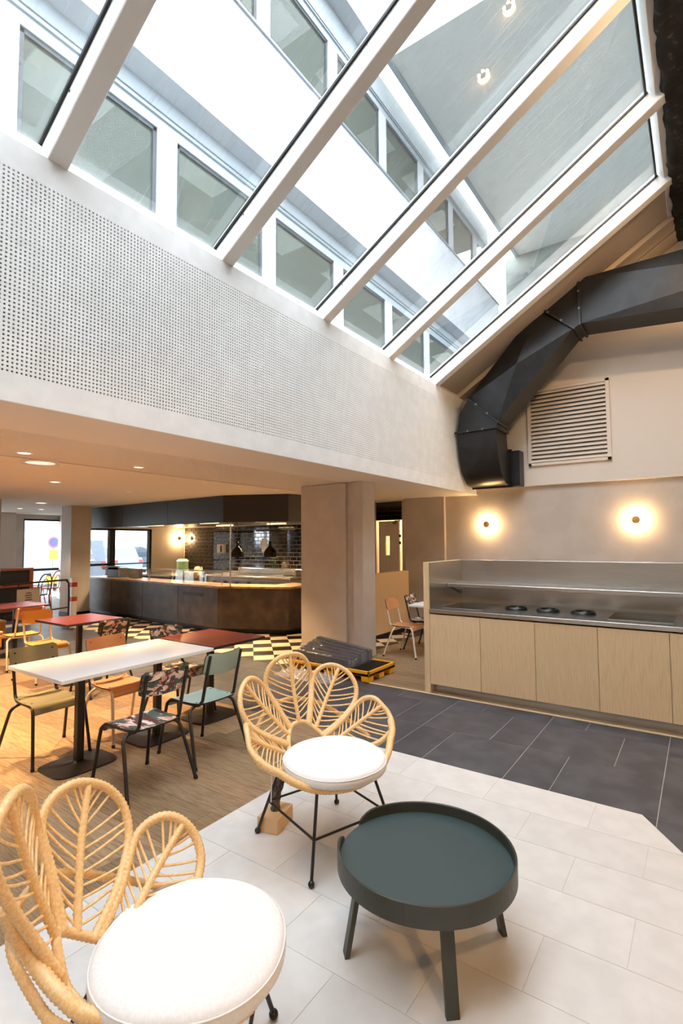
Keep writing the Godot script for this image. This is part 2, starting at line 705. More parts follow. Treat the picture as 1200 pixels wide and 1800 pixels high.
	var col2 := setting("wall_column_001", "square plaster column left of the kitchen counter")
	b = MB.new()
	b.span(Vector3(-12.24, 0, -6.60), Vector3(-11.80, 2.53, -6.13), 0.006)
	part(b, "shaft", M.grey, col2)
	b = MB.new()
	b.span(Vector3(-12.25, 0, -6.61), Vector3(-11.79, 0.10, -6.12), 0.003)
	part(b, "baseboard", M.black, col2)
	var col3 := setting("wall_column_002", "plaster column at the left edge of the picture")
	b = MB.new()
	b.span(Vector3(-11.45, 0, -4.38), Vector3(-11.03, 2.53, -3.95), 0.006)
	part(b, "shaft", M.grey, col3)
	# door wall and the lit room behind it
	var dw := setting("wall_door", "plaster wall with black glazed tiles above the service door")
	b = MB.new()
	b.span(Vector3(-6.60, 0, -10.05), Vector3(-5.95, 2.53, -9.88))
	b.span(Vector3(-5.30, 0, -10.05), Vector3(-4.97, 2.53, -9.88))
	b.span(Vector3(-5.95, 2.13, -10.05), Vector3(-5.30, 2.53, -9.90))
	part(b, "plaster", M.grey, dw)
	b = MB.new()
	b.span(Vector3(-6.60, 0, -11.60), Vector3(-4.70, 2.53, -11.5))
	b.span(Vector3(-6.70, 0, -11.60), Vector3(-6.60, 2.53, -9.9))
	b.span(Vector3(-4.80, 0, -11.60), Vector3(-4.70, 2.53, -9.7))
	part(b, "service_room", M.upper, dw)
	omni(Vector3(-5.6, 2.2, -10.8), Color(1.0, 0.86, 0.62), 3.0, 0.1, dw)
	for r in 4:
		for k in 4:
			var x0 := -5.95 + (k - 0.5 * (r % 2)) * 0.20
			var x1: float = min(x0 + 0.196, -5.28)
			x0 = max(x0, -5.95)
			if x1 - x0 > 0.03:
				part(MB.new().span(Vector3(x0, 2.132 + r * 0.1, -9.90), Vector3(x1, 2.228 + r * 0.1, -9.885), 0.003), "tile", M.metro[(r + k) % 3], dw)
	var d := setting("door_1", "beige service door with narrow lit vision panel")
	b = MB.new()
	b.span(Vector3(-5.90, 0, -9.96), Vector3(-5.72, 2.11, -9.91), 0.003)
	b.span(Vector3(-5.62, 0, -9.96), Vector3(-5.385, 2.11, -9.91), 0.003)
	b.span(Vector3(-5.72, 0, -9.96), Vector3(-5.62, 1.36, -9.91))
	b.span(Vector3(-5.72, 1.78, -9.96), Vector3(-5.62, 2.11, -9.91))
	part(b, "leaf", M.beige, d)
	part(MB.new().span(Vector3(-5.72, 1.36, -9.94), Vector3(-5.62, 1.78, -9.935)), "pane", M.glass, d)
	b = MB.new()
	b.span(Vector3(-5.735, 1.345, -9.91), Vector3(-5.72, 1.795, -9.90))
	b.span(Vector3(-5.62, 1.345, -9.91), Vector3(-5.605, 1.795, -9.90))
	b.span(Vector3(-5.735, 1.78, -9.91), Vector3(-5.605, 1.795, -9.90))
	b.span(Vector3(-5.735, 1.345, -9.91), Vector3(-5.605, 1.36, -9.90))
	part(b, "vision_frame", M.beige, d)
	b = MB.new()
	b.span(Vector3(-5.52, 2.04, -9.91), Vector3(-5.42, 2.10, -9.86), 0.006)
	b.box(Vector3(-5.40, 2.11, -9.87), Vector3(0.14, 0.018, 0.018))
	part(b, "door_closer", M.steel, d)
	for y in [1.75, 1.60]:
		part(MB.new().span(Vector3(-5.39, y, -9.93), Vector3(-5.345, y + 0.06, -9.90), 0.004), "hinge", M.black_metal, d)
	tag(part(MB.new().span(Vector3(-4.65, 1.44, -9.40), Vector3(-4.57, 1.52, -9.388), 0.004), "light_switch", M.grey_light), "small square light switch on greige wall near the door", "switch")
	# kitchen walls
	var kw := setting("wall_kitchen", "black glazed metro tile wall behind the open kitchen")
	b = MB.new()
	b.span(Vector3(-12.75, 0, -10.05), Vector3(-6.60, 2.53, -9.90))
	part(b, "grout", M.metro_grout, kw)
	for r in 12:
		for k in 24:
			var x0 := -12.56 + (k - 0.5 * (r % 2)) * 0.20
			var x1: float = x0 + 0.188
			x0 = max(x0, -12.56)
			if x1 > -7.9 or x1 - x0 < 0.03:
				continue
			part(MB.new().span(Vector3(x0, 0.905 + r * 0.1, -9.905), Vector3(x1, 0.994 + r * 0.1, -9.888), 0.004), "tile", M.metro[rng.randi_range(0, 2)], kw)
	var ww := setting("wall_window", "pale wall beside the kitchen window")
	b = MB.new()
	b.span(Vector3(-12.80, 0, -9.95), Vector3(-12.60, 2.53, -8.80))
	b.span(Vector3(-12.80, 0, -8.80), Vector3(-12.60, 0.75, -6.92))
	b.span(Vector3(-12.80, 2.05, -8.80), Vector3(-12.60, 2.53, -6.92))
	part(b, "plaster", M.upper, ww)
	var k1 := setting("window_1", "kitchen window with dark frames looking onto the street")
	b = MB.new()
	b.span(Vector3(-12.74, 0.75, -8.80), Vector3(-12.62, 2.05, -8.74))
	b.span(Vector3(-12.74, 0.75, -7.72), Vector3(-12.62, 2.05, -7.57))
	b.span(Vector3(-12.74, 1.09, -7.60), Vector3(-12.62, 1.15, -6.92))
	b.span(Vector3(-12.72, 1.10, -8.76), Vector3(-12.64, 1.13, -7.68))
	b.span(Vector3(-12.74, 2.0, -8.80), Vector3(-12.62, 2.05, -6.92))
	part(b, "frame", M.black_metal, k1)
	part(MB.new().span(Vector3(-12.69, 0.75, -8.76), Vector3(-12.685, 2.02, -6.92)), "pane", M.glass, k1)

# square holes in a sheet: one cell, laid in rows
func perforated(parent: Node, called: String, o: Vector3, du: Vector3, dv: Vector3, nu: int, nv: int, p: float, m: Material) -> void:
	var b := MB.new()
	var h := 0.0062
	var q := [Vector2(0, 0), Vector2(p, 0), Vector2(p, p), Vector2(0, p)]
	var i4 := [Vector2(p / 2 - h, p / 2 - h), Vector2(p / 2 + h, p / 2 - h), Vector2(p / 2 + h, p / 2 + h), Vector2(p / 2 - h, p / 2 + h)]
	var nn := du.cross(dv)
	if nn.y > 0.5 or nn.x < -0.5:
		nn = -nn
	var at := func(c: Vector2, d: float) -> Vector3: return du * c.x + dv * c.y - nn * d
	for k in 4:
		var k2 := (k + 1) % 4
		b.face([at.call(q[k], 0.0), at.call(q[k2], 0.0), at.call(i4[k2], 0.0), at.call(i4[k], 0.0)], nn)
		b.face([at.call(i4[k], 0.0), at.call(i4[k2], 0.0), at.call(i4[k2], 0.012), at.call(i4[k], 0.012)], at.call(Vector2(p / 2, p / 2) - (i4[k] + i4[k2]) / 2, 0.0))
	var mm := MultiMesh.new()
	mm.transform_format = MultiMesh.TRANSFORM_3D
	mm.mesh = b.mesh()
	mm.instance_count = nu * nv
	for i in nu:
		for j in nv:
			mm.set_instance_transform(i * nv + j, Transform3D(Basis(), o + du * p * i + dv * p * j))
	var o2 := MultiMeshInstance3D.new()
	o2.name = called
	o2.multimesh = mm
	o2.material_override = m
	parent.add_child(o2, true)
	tag(o2, "", "", "", "stuff")

# ---------------------------------------------------------------- floors
func clip_rect(poly: PackedVector2Array, r: Rect2) -> Array:
	var q := PackedVector2Array([r.position, r.position + Vector2(r.size.x, 0), r.end, r.position + Vector2(0, r.size.y)])
	return Geometry2D.intersect_polygons(poly, q)

func lay(parent: Node, called: String, poly: PackedVector2Array, r: Rect2, y0: float, y1: float, m: Material) -> void:
	for piece in clip_rect(poly, r):
		if not Geometry2D.is_polygon_clockwise(piece) and piece.size() > 2:
			var a := 0.0
			for i in piece.size():
				a += piece[i].cross(piece[(i + 1) % piece.size()])
			if absf(a) < 0.004:
				continue
		part(MB.new().slab(piece, y0, y1), called, m, parent)

func floors() -> void:
	var base := setting("floor", "grey screed below the floor finishes")
	part(MB.new().span(Vector3(-17.0, -0.25, -12.0), Vector3(4.6, -0.03, 3.1)), "screed", M.grout_grey, base)
	# white stone tiles
	var wp := PackedVector2Array([Vector2(-2.43, 3.0), Vector2(-2.43, -3.66), Vector2(-0.36, -3.66), Vector2(0.30, -2.66), Vector2(0.9, -1.6), Vector2(0.9, 3.0)])
	var fw := setting("floor_001", "white stone tiles under the rattan chairs")
	part(MB.new().slab(wp, -0.03, -0.0015), "grout", M.grout_light, fw)
	var row := 0
	var z := -3.66 + 0.35
	var zs := [-3.66]
	while z < 0.9:
		zs.append(z)
		z += 0.326
	for i in zs.size() - 1:
		var off := -0.30 if i % 2 == 1 else -0.605
		for k in range(-3, 6):
			var x0 := off - 0.6145 * k
			lay(fw, "tile", wp, Rect2(x0 + 0.0015, zs[i] + 0.0015, 0.6145 - 0.003, zs[i + 1] - zs[i] - 0.003), -0.02, 0.0, M.chalks[rng.randi_range(0, 3)])
	# dark slate tiles
	var dp := PackedVector2Array([Vector2(4.4, -5.24), Vector2(-4.2, -5.20), Vector2(-5.24, -5.33), Vector2(-5.6, -5.42), Vector2(-11.8, -5.42), Vector2(-11.8, -3.74), Vector2(-2.43, -3.74), Vector2(-2.43, -3.66), Vector2(-0.36, -3.66), Vector2(0.30, -2.66), Vector2(0.9, -1.6), Vector2(4.4, -1.6)])
	var fd := setting("floor_002", "dark grey slate tiles in front of the service counter")
	part(MB.new().slab(dp, -0.03, -0.0015), "grout", M.grout_grey, fd)
	var rz := [[-5.46, -4.97, 0.31], [-4.97, -4.31, -0.31], [-4.31, -3.655, 0.31], [-3.655, -3.0, -0.31], [-3.0, -2.3, 0.31]]
	for ri in rz.size():
		for k in range(-2, 13):
			var xa := -0.28 - 0.925 * k
			for s in 2:
				var x0 := xa
				var x1 := xa
				if rz[ri][2] > 0:
					x0 = xa + (0.0 if s == 0 else 0.31)
					x1 = xa + (0.31 if s == 0 else 0.925)
				else:
					x0 = xa + (0.0 if s == 0 else 0.615)
					x1 = xa + (0.615 if s == 0 else 0.925)
				lay(fd, "tile", dp, Rect2(x0 + 0.0025, rz[ri][0] + 0.0025, x1 - x0 - 0.005, rz[ri][1] - rz[ri][0] - 0.005), -0.02, 0.0, M.slates[rng.randi_range(0, 3)])
	# oak look planks on the left and behind the counter
	var pp := PackedVector2Array([Vector2(-2.43, 3.0), Vector2(-2.43, -3.74), Vector2(-11.8, -3.74), Vector2(-11.8, 3.0)])
	var fp := setting("floor_003", "grey brown wood planks under the dining tables")
	part(MB.new().slab(pp, -0.03, -0.0012), "joint", M.black, fp)
	planks(fp, pp, -3.74, 0.5, -9.4, -2.43)
	part(MB.new().slab(PackedVector2Array([Vector2(-9.4, 3.0), Vector2(-9.4, -3.74), Vector2(-11.8, -3.74), Vector2(-11.8, 3.0)]), -0.03, 0.0), "planks_far", M.planks[0], fp)
	part(MB.new().slab(PackedVector2Array([Vector2(-2.43, 3.0), Vector2(-2.43, 0.5), Vector2(-9.4, 0.5), Vector2(-9.4, 3.0)]), -0.03, 0.0), "planks_far", M.planks[0], fp)
	var qp := PackedVector2Array([Vector2(4.4, -5.24), Vector2(-4.14, -5.20), Vector2(-4.14, -9.9), Vector2(4.4, -9.9)])
	var fq := setting("floor_004", "pale wood planks behind the service counter")
	part(MB.new().slab(qp, -0.03, -0.0012), "joint", M.black, fq)
	planks(fq, PackedVector2Array([Vector2(-2.0, -5.24), Vector2(-4.14, -5.20), Vector2(-4.14, -9.9), Vector2(-2.0, -9.9)]), -9.9, -5.2, -4.14, -2.0)
	part(MB.new().slab(PackedVector2Array([Vector2(-2.0, -5.24), Vector2(4.4, -5.24), Vector2(4.4, -9.9), Vector2(-2.0, -9.9)]), -0.03, 0.0), "planks_far", M.planks[3], fq)
	part(MB.new().span(Vector3(-3.3, 0.0, -5.245), Vector3(4.4, 0.006, -5.215)), "threshold", M.oak, fq)
	# black and cream checkered kitchen tiles
	var cp := PackedVector2Array([Vector2(-4.14, -5.20), Vector2(-5.24, -5.33), Vector2(-5.6, -5.42), Vector2(-11.8, -5.42), Vector2(-12.6, -5.42), Vector2(-12.6, -9.9), Vector2(-4.14, -9.9)])
	var fc := setting("floor_005", "black and cream checkered tiles in front of the kitchen")
	part(MB.new().slab(cp, -0.03, -0.0015), "grout", M.black_tile, fc)
	var vis := PackedVector2Array([Vector2(-4.14, -5.20), Vector2(-5.24, -5.33), Vector2(-5.6, -5.42), Vector2(-10.6, -5.42), Vector2(-10.6, -6.8), Vector2(-7.3, -6.6), Vector2(-6.1, -7.2), Vector2(-5.6, -8.4), Vector2(-4.14, -8.4)])
	var e1 := Vector2(0.2086, -0.2086)
	var e2 := Vector2(-0.2086, -0.2086)
	for i in range(-30, 30):
		for j in range(-30, 40):
			var o := Vector2(-5.24, -5.33) + e1 * i + e2 * j
			if o.x < -11.2 or o.x > -3.8 or o.y < -8.9 or o.y > -4.8:
				continue
			var sq := PackedVector2Array([o + (e1 + e2) * 0.004, o + e1 * 0.996 + e2 * 0.004, o + (e1 + e2) * 0.996, o + e2 * 0.996 + e1 * 0.004])
			for piece in Geometry2D.intersect_polygons(vis, sq):
				var a := 0.0
				for q in piece.size():
					a += piece[q].cross(piece[(q + 1) % piece.size()])
				if absf(a) > 0.006:
					part(MB.new().slab(piece, -0.02, 0.0), "tile", M.cream_tile if posmod(i + j, 2) == 0 else M.black_tile, fc)
	var fe := setting("floor_006", "light floor of the entrance by the window")
	part(MB.new().span(Vector3(-17.0, -0.03, -9.0), Vector3(-11.8, 0.0, 3.0)), "tiles", M.slates[0], fe)

func planks(parent: Node, poly: PackedVector2Array, z0: float, z1: float, x0: float, x1: float) -> void:
	var z := z0
	var r := 0
	while z < z1:
		var x := x0 - rng.randf() * 1.3
		while x < x1:
			lay(parent, "plank", poly, Rect2(x + 0.0008, z + 0.0008, 1.3 - 0.0016, 0.19 - 0.0016), -0.02, 0.0, M.planks[rng.randi_range(0, 6)])
			x += 1.3
		z += 0.19
		r += 1

# ---------------------------------------------------------------- skylight
func on_slope(x: float, off: float, z: float) -> Vector3:
	var a := atan(SLOPE)
	return Vector3(x, 4.2 + SLOPE * (x + 3.45), z) + Vector3(-sin(a), cos(a), 0) * off

func skylight() -> void:
	var a := atan(SLOPE)
	var bs := Basis(Vector3(cos(a), sin(a), 0), Vector3(-sin(a), cos(a), 0), Vector3(0, 0, 1))
	var lx := -3.52
	var hx := -0.12
	var mid := (lx + hx) * 0.5
	var len := (hx - lx) / cos(a)
	var bars := []
	for k in range(-3, 5):
		bars.append(-1.645 - 1.517 * k)
	var screw := MB.new().lathe([Vector2(0, 0.004), Vector2(0.008, 0.003), Vector2(0.009, 0)], 8).mesh()
	for i in bars.size():
		var r := setting("trim_%d" % (i + 1), "white sloping skylight rafter")
		var b := MB.new()
		b.box(on_slope(mid, 0.105, bars[i]), Vector3(len, 0.21, 0.137), 0.006, bs)
		part(b, "rafter", M.white_bar, r)
		for f in [0.12, 0.5, 0.85]:
			var s := put(screw, "screw", M.steel, r)
			s.position = on_slope(lerpf(lx, hx, f), 0.13, bars[i] + 0.0685)
			s.rotation.x = PI / 2
	# sill on the fascia and ridge beam
	var sl := setting("trim_9", "white sill below the skylight panes")
	var q := MB.new()
	q.prism(PackedVector3Array([Vector3(-3.9, 4.2, -9.4), Vector3(-3.45, 4.2, -9.4), on_slope(-3.455, 0.15, -9.4), Vector3(-3.9, 4.32, -9.4)]), Vector3(0, 0, 12.4))
	part(q, "sill", M.white_bar, sl)
	q = MB.new()
	q.box(on_slope(-0.14, 0.15, -3.2), Vector3(0.09, 0.14, 12.4), 0.004, bs)
	part(q, "ridge_frame", M.white_bar, sl)
	# panes
	for i in bars.size() - 1:
		var za: float = bars[i] - 0.062
		var zb: float = bars[i + 1] + 0.062
		var w := setting("window_%d" % (i + 3), "sloping skylight pane, %s from the viewer" % ["first", "second", "third", "fourth", "fifth", "sixth", "seventh"][i])
		var gx0 := -3.50
		var gx1 := -0.20
		var gm := (gx0 + gx1) * 0.5
		var gl := (gx1 - gx0) / cos(a)
		var g := MB.new()
		var pts := [on_slope(gx0, 0.175, za), on_slope(gx1, 0.175, za), on_slope(gx1, 0.175, zb), on_slope(gx0, 0.175, zb)]
		g.box(on_slope(gm, 0.175, (za + zb) / 2), Vector3(gl, 0.004, absf(za - zb)), 0.0, bs)
		part(g, "pane", M.glass, w)
		var k := MB.new()
		for e in [[za - 0.012, 1], [zb + 0.012, 1]]:
			k.box(on_slope(gm, 0.160, e[0]), Vector3(gl, 0.022, 0.026), 0.0, bs)
		for e in [gx0 + 0.008, gx1 - 0.02]:
			k.box(on_slope(e, 0.160, (za + zb) / 2), Vector3(0.022, 0.018, absf(za - zb)), 0.0, bs)
		part(k, "gasket", M.black, w)
		# dried rain on the outer face
		var d := MB.new()
		var kk := d.v.size()
		var off := 0.19
		var u0 := 0.37 * i
		for e in [[gx0, za, Vector2(u0, 2.2)], [gx1, za, Vector2(u0, 0)], [gx1, zb, Vector2(u0 + 0.95, 0)], [gx0, zb, Vector2(u0 + 0.95, 2.2)]]:
			d.v.append(on_slope(e[0], off, e[1]))
			d.n.append(bs.y)
			d.t.append(e[2])
		d.ix.append_array([0, 2, 1, 0, 3, 2])
		part(d, "dried_rain", M.film, w)
	# closed end of the roof by the back wall
	var rp := setting("ceiling_002", "closed beige roof panel between skylight and back wall")
	q = MB.new()
	q.box(on_slope(mid, 0.11, -8.24), Vector3(len, 0.04, 0.80), 0.004, bs)
	part(q, "panel", M.beige, rp)
	q = MB.new()
	q.box(on_slope(mid, 0.19, -8.63), Vector3(len, 0.08, 1.54), 0.0, bs)
	part(q, "deck", M.black, rp)
	q = MB.new()
	q.box(on_slope(mid, 0.07, -8.84), Vector3(len, 0.10, 0.34), 0.004, bs)
	q.box(on_slope(mid, 0.06, -9.22), Vector3(len, 0.12, 0.37), 0.004, bs)
	part(q, "edge_board", M.beige, rp)

# ---------------------------------------------------------------- the building outside
func outside_facade() -> void:
	var white := textured(noise_tex(0.004, [c8(176, 180, 184), c8(184, 188, 192)], [0.3, 0.7], 91), Vector3(0.2, 0.2, 0.2), 0.6)
	var pale := mat(c8(150, 160, 166), 0.6)
	var frame := mat(c8(48, 56, 60), 0.5)
	var inside := mat(c8(88, 92, 80), 0.8)
	var inside_ceil := mat(c8(214, 220, 214), 0.8)
	var coping := mat(c8(150, 160, 165), 0.4, 0.6)
	var glass := mat(Color(0.62, 0.67, 0.62, 0.10), 0.0)
	glass.transparency = BaseMaterial3D.TRANSPARENCY_ALPHA
	glass.metallic_specular = 0.18
	var f := thing("office_building", "white office building with ribbon windows seen through the skylight", "building", Vector3(-5.3, 0, -4))
	f.position = V3
	for s in [[7.22, 9.12, -16.0], [11.68, 13.6, -8.92]]:
		var cuts := [4.0, -3.0, -7.53, -12.0, -16.0] if s[2] < -10.0 else [4.0, -3.0, s[2]]
		for i in cuts.size() - 1:
			part(MB.new().span(Vector3(-5.36, s[0], cuts[i] - 0.006), Vector3(-5.0, s[1], cuts[i + 1] + 0.006), 0.003), "cladding_panel", white, f)
		part(MB.new().span(Vector3(-5.34, s[0] + 0.03, 3.9), Vector3(-5.03, s[1] - 0.03, s[2] + 0.05)), "panel_core", coping, f)
		part(MB.new().span(Vector3(-5.38, s[1], 4.0), Vector3(-4.965, s[1] + 0.035, s[2])), "coping", coping, f)
	# upper cladding ends in the bridge that crosses above the far panes
	var br := thing("bridge_wing", "grey underside of the upper wing crossing above the far panes", "building")
	part(MB.new().span(Vector3(-5.0, 11.68, -30.0), Vector3(9.0, 13.6, -8.92)), "deck", mat(c8(214, 212, 204), 0.7), br)
	part(MB.new().span(Vector3(-5.0, 11.62, -30.0), Vector3(-4.9, 11.68, -8.92)), "edge_rail", pale, br)
	for st in [[3.2, 6.77, 7.22], [9.155, 10.9, 11.68]]:
		part(MB.new().span(Vector3(-5.36, st[1], -16.0), Vector3(-5.3, st[2], 4.0)), "header", pale, f)
		part(MB.new().span(Vector3(-5.30, st[1] + 0.14, -16.0), Vector3(-5.27, st[1] + 0.16, 4.0)), "header_rail", coping, f)
		part(MB.new().span(Vector3(-5.30, st[1] + 0.22, -16.0), Vector3(-5.28, st[1] + 0.235, 4.0)), "header_rail", coping, f)
		for k in range(-3, 7):
			var z0 := -2.14 - 1.86 * k
			if st[0] > 5.0:
				z0 = -2.02 - 1.845 * k
			var z1 := z0 - 1.56
			var wn := part(MB.new().span(Vector3(-5.36, st[0], z1 - 0.29), Vector3(-5.3, st[1], z1)), "window_pier", white, f)
			var fr := MB.new()
			fr.span(Vector3(-5.38, st[1] - 0.05, z1), Vector3(-5.32, st[1], z0))
			fr.span(Vector3(-5.38, st[0], z1), Vector3(-5.32, st[1], z1 + 0.05))
			fr.span(Vector3(-5.38, st[0], z0 - 0.04), Vector3(-5.32, st[1], z0))
			var wf := part(fr, "window_frame", frame, f)
			part(MB.new().span(Vector3(-5.352, st[0], z1), Vector3(-5.348, st[1], z0)), "pane", glass, wf)
			part(MB.new().span(Vector3(-6.3 + 0.2 * (k % 2), st[1] + 0.30, z1 + 0.3), Vector3(-5.75, st[1] + 0.33, z0 - 0.35)), "ceiling_panel", inside_ceil, wf)
		var rm := MB.new()
		rm.span(Vector3(-9.3, st[0] - 0.1, -16.0), Vector3(-9.2, st[1] + 0.5, 4.0))
		rm.span(Vector3(-9.2, st[0] - 0.1, -16.0), Vector3(-5.38, st[0], 4.0))
		part(rm, "room_wall", inside, f)
		part(MB.new().span(Vector3(-9.2, st[1] + 0.36, -16.0), Vector3(-5.38, st[1] + 0.5, 4.0)), "room_ceiling", inside, f)
	part(MB.new().span(Vector3(-5.30, 9.155, -6.9), Vector3(-5.29, 9.16, -6.0)), "sill_strip", coping, f)
	var roof := thing("flat_roof", "pale flat roof around the skylight", "roof")
	part(MB.new().span(Vector3(-5.36, 3.9, -30.0), Vector3(-3.9, 4.15, 4.0)), "gravel", pale, roof)
	part(MB.new().span(Vector3(-3.9, 3.9, -30.0), Vector3(9.0, 4.15, -9.72)), "gravel", pale, roof)
	var end := thing("courtyard_wall", "grey green rendered wall closing the courtyard beyond the skylight", "wall")
	part(MB.new().span(Vector3(-5.36, 4.15, -18.2), Vector3(9.0, 11.68, -18.0)), "render", textured(noise_tex(0.008, [c8(96, 106, 104), c8(128, 138, 134), c8(150, 158, 152)], [0.25, 0.5, 0.75], 95, 5), Vector3(0.15, 0.15, 0.15), 0.8), end)

# ---------------------------------------------------------------- air duct and louvre
func duct_and_louvre() -> void:
	var t := thing("air_duct", "black rectangular air duct bending up along the back wall", "air duct", Vector3(-3.0, 2.6, -8.7))
	var o := -t.position
	var zf := -8.40
	var zb := -8.95
	var J := [[Vector2(-3.40, 3.52), Vector2(-2.72, 3.53)], [Vector2(-3.19, 4.10), Vector2(-2.69, 3.63)], [Vector2(-2.00, 5.38), Vector2(-1.49, 4.91)], [Vector2(-1.40, 5.66), Vector2(-1.39, 4.96)], [Vector2(4.38, 5.74), Vector2(4.38, 4.50)]]
	for i in J.size() - 1:
		var p: Vector2 = J[i][0]
		var q: Vector2 = J[i][1]
		var r: Vector2 = J[i + 1][1]
		var s: Vector2 = J[i + 1][0]
		var ring := [p, q, r, s]
		if i == 0:
			ring = [p, q, r, s, Vector2(-3.345, 3.85)]
		if i == 2:
			ring = [p, q, r, s, Vector2(-1.74, 5.57)]
		var b := MB.new()
		b.x = Transform3D(Basis(), o)
		var c := Vector2.ZERO
		for e in ring:
			c += e / ring.size()
		var bulge := 0.085 if i % 2 == 1 else 0.0
		for k in ring.size():
			var u: Vector2 = ring[k]
			var w: Vector2 = ring[(k + 1) % ring.size()]
			var n2 := (u + w) * 0.5 - c
			b.face([Vector3(u.x, u.y, zf), Vector3(w.x, w.y, zf), Vector3(c.x, c.y, zf + bulge)], Vector3(0, 0, 1))
			b.face([Vector3(u.x, u.y, zb), Vector3(w.x, w.y, zb), Vector3(c.x, c.y, zb)], Vector3(0, 0, -1))
			b.face([Vector3(u.x, u.y, zf), Vector3(w.x, w.y, zf), Vector3(w.x, w.y, zb), Vector3(u.x, u.y, zb)], Vector3(n2.x, n2.y, 0))
		part(b, "duct_section", M.duct, t)
	# elbow that turns back into the wall
	var prof := []
	for k in 13:
		var an := k / 12.0 * PI / 2
		prof.append([Vector3(0, 3.52 - 0.89 * sin(an), -8.95 + 0.55 * cos(an)), Vector3(0, 3.52 - 0.32 * sin(an), -9.05 + 0.10 * cos(an))])
	prof.append([Vector3(0, 2.63, -9.12), Vector3(0, 3.2, -9.12)])
	var el := MB.new()
	el.x = Transform3D(Basis(), o)
	var xl := Vector3(-3.40, 0, 0)
	var xr := Vector3(-2.72, 0, 0)
	var outer := []
	var inner := []
	for k in prof.size():
		outer.append(PackedVector3Array([prof[k][0] + xl, prof[k][0] + xr]))
		inner.append(PackedVector3Array([prof[k][1] + xl, prof[k][1] + xr]))
	el.sheet(outer, false, V3, true)
	el.sheet(inner, false, V3, false)
	for k in prof.size() - 1:
		el.face([prof[k][0] + xl, prof[k + 1][0] + xl, prof[k + 1][1] + xl, prof[k][1] + xl], Vector3.LEFT)
		el.face([prof[k][0] + xr, prof[k + 1][0] + xr, prof[k + 1][1] + xr, prof[k][1] + xr], Vector3.RIGHT)
	part(el, "elbow", M.duct, t)
	var bx := MB.new()
	bx.x = Transform3D(Basis(), o)
	bx.span(Vector3(-3.42, 2.62, -9.39), Vector3(-2.56, 3.24, -9.12), 0.004)
	part(bx, "wall_collar", M.duct, t)
	var lp := MB.new()
	lp.x = Transform3D(Basis(), o)
	lp.span(Vector3(-3.42, 2.60, -9.14), Vector3(-2.69, 3.27, -9.11))
	part(lp, "collar_flange", M.black_metal, t)
	for i in 4:
		var p: Vector2 = J[i][0]
		var q: Vector2 = J[i][1]
		var d := (q - p).normalized()
		var bs := Basis(Vector3(d.x, d.y, 0), Vector3(-d.y, d.x, 0), Vector3(0, 0, 1))
		var fl := MB.new()
		fl.x = Transform3D(Basis(), o)
		var cc := (p + q) * 0.5
		fl.box(Vector3(cc.x, cc.y, (zf + zb) / 2 + 0.012), Vector3(p.distance_to(q) + 0.07, 0.034, 0.62), 0.003, bs)
		var fo := part(fl, "flange", M.black_metal, t)
		for f in [0.3, 0.68]:
			var cl := MB.new()
			cl.x = Transform3D(Basis(), o)
			var e := p.lerp(q, f)
			cl.box(Vector3(e.x, e.y, zf + 0.05), Vector3(0.035, 0.036, 0.02), 0.003, bs)
			part(cl, "clamp", mat(c8(110, 110, 112), 0.4, 0.6), fo)
	# louvre
	var g := thing("wall_louvre", "beige slatted ventilation louvre high on the back wall", "ventilation grille", Vector3(-1.81, 2.99, -9.40))
	var h := 1.32
	var b := MB.new()
	b.span(Vector3(-0.64, 0, 0), Vector3(0.64, h, 0.006))
	part(b, "backing", mat(c8(96, 88, 80), 0.9), g)
	b = MB.new()
	b.span(Vector3(-0.66, -0.02, 0), Vector3(-0.60, h + 0.02, 0.05), 0.004)
	b.span(Vector3(0.60, -0.02, 0), Vector3(0.66, h + 0.02, 0.05), 0.004)
	b.span(Vector3(-0.66, -0.02, 0), Vector3(0.66, 0.03, 0.05), 0.004)
	b.span(Vector3(-0.66, h - 0.03, 0), Vector3(0.66, h + 0.02, 0.05), 0.004)
	part(b, "frame", M.upper, g)
	var sl := MB.new().box(V3, Vector3(1.20, 0.008, 0.080), 0.0, Basis(Vector3(1, 0, 0), 0.80)).mesh()
	for k in 18:
		put(sl, "slat", M.upper, g, Vector3(0, 0.065 + k * 0.0705, 0.034))

# ---------------------------------------------------------------- lamps
func sconce(at: Vector3, turn: float, label: String) -> void:
	var t := thing("wall_sconce", label, "wall lamp", at, turn, "round wall lamps")
	part(MB.new().lathe([Vector2(0, 0), Vector2(0.11, 0), Vector2(0.118, 0.012), Vector2(0.11, 0.024), Vector2(0.0, 0.03)], 32, V3, Basis(Vector3(1, 0, 0), PI / 2)), "backplate", glow(Color(1.0, 0.86, 0.62), 10.0), t)
	part(MB.new().lathe([Vector2(0, 0.03), Vector2(0.014, 0.03), Vector2(0.014, 0.075), Vector2(0, 0.075)], 16, V3, Basis(Vector3(1, 0, 0), PI / 2)), "stem", M.steel, t)
	part(MB.new().lathe([Vector2(0, 0.07), Vector2(0.058, 0.07), Vector2(0.064, 0.08), Vector2(0.058, 0.092), Vector2(0, 0.095)], 24, V3, Basis(Vector3(1, 0, 0), PI / 2)), "front_disc", mat(c8(196, 150, 88), 0.4, 0.3), t)
	var f := t.transform.basis.z
	for k in 6:
		var an := TAU * (k + 0.5) / 6.0
		omni(at + f * 0.072 + t.transform.basis.x * cos(an) * 0.095 + Vector3(0, sin(an) * 0.095, 0), Color(1.0, 0.82, 0.58), 0.11, 0.03, t)

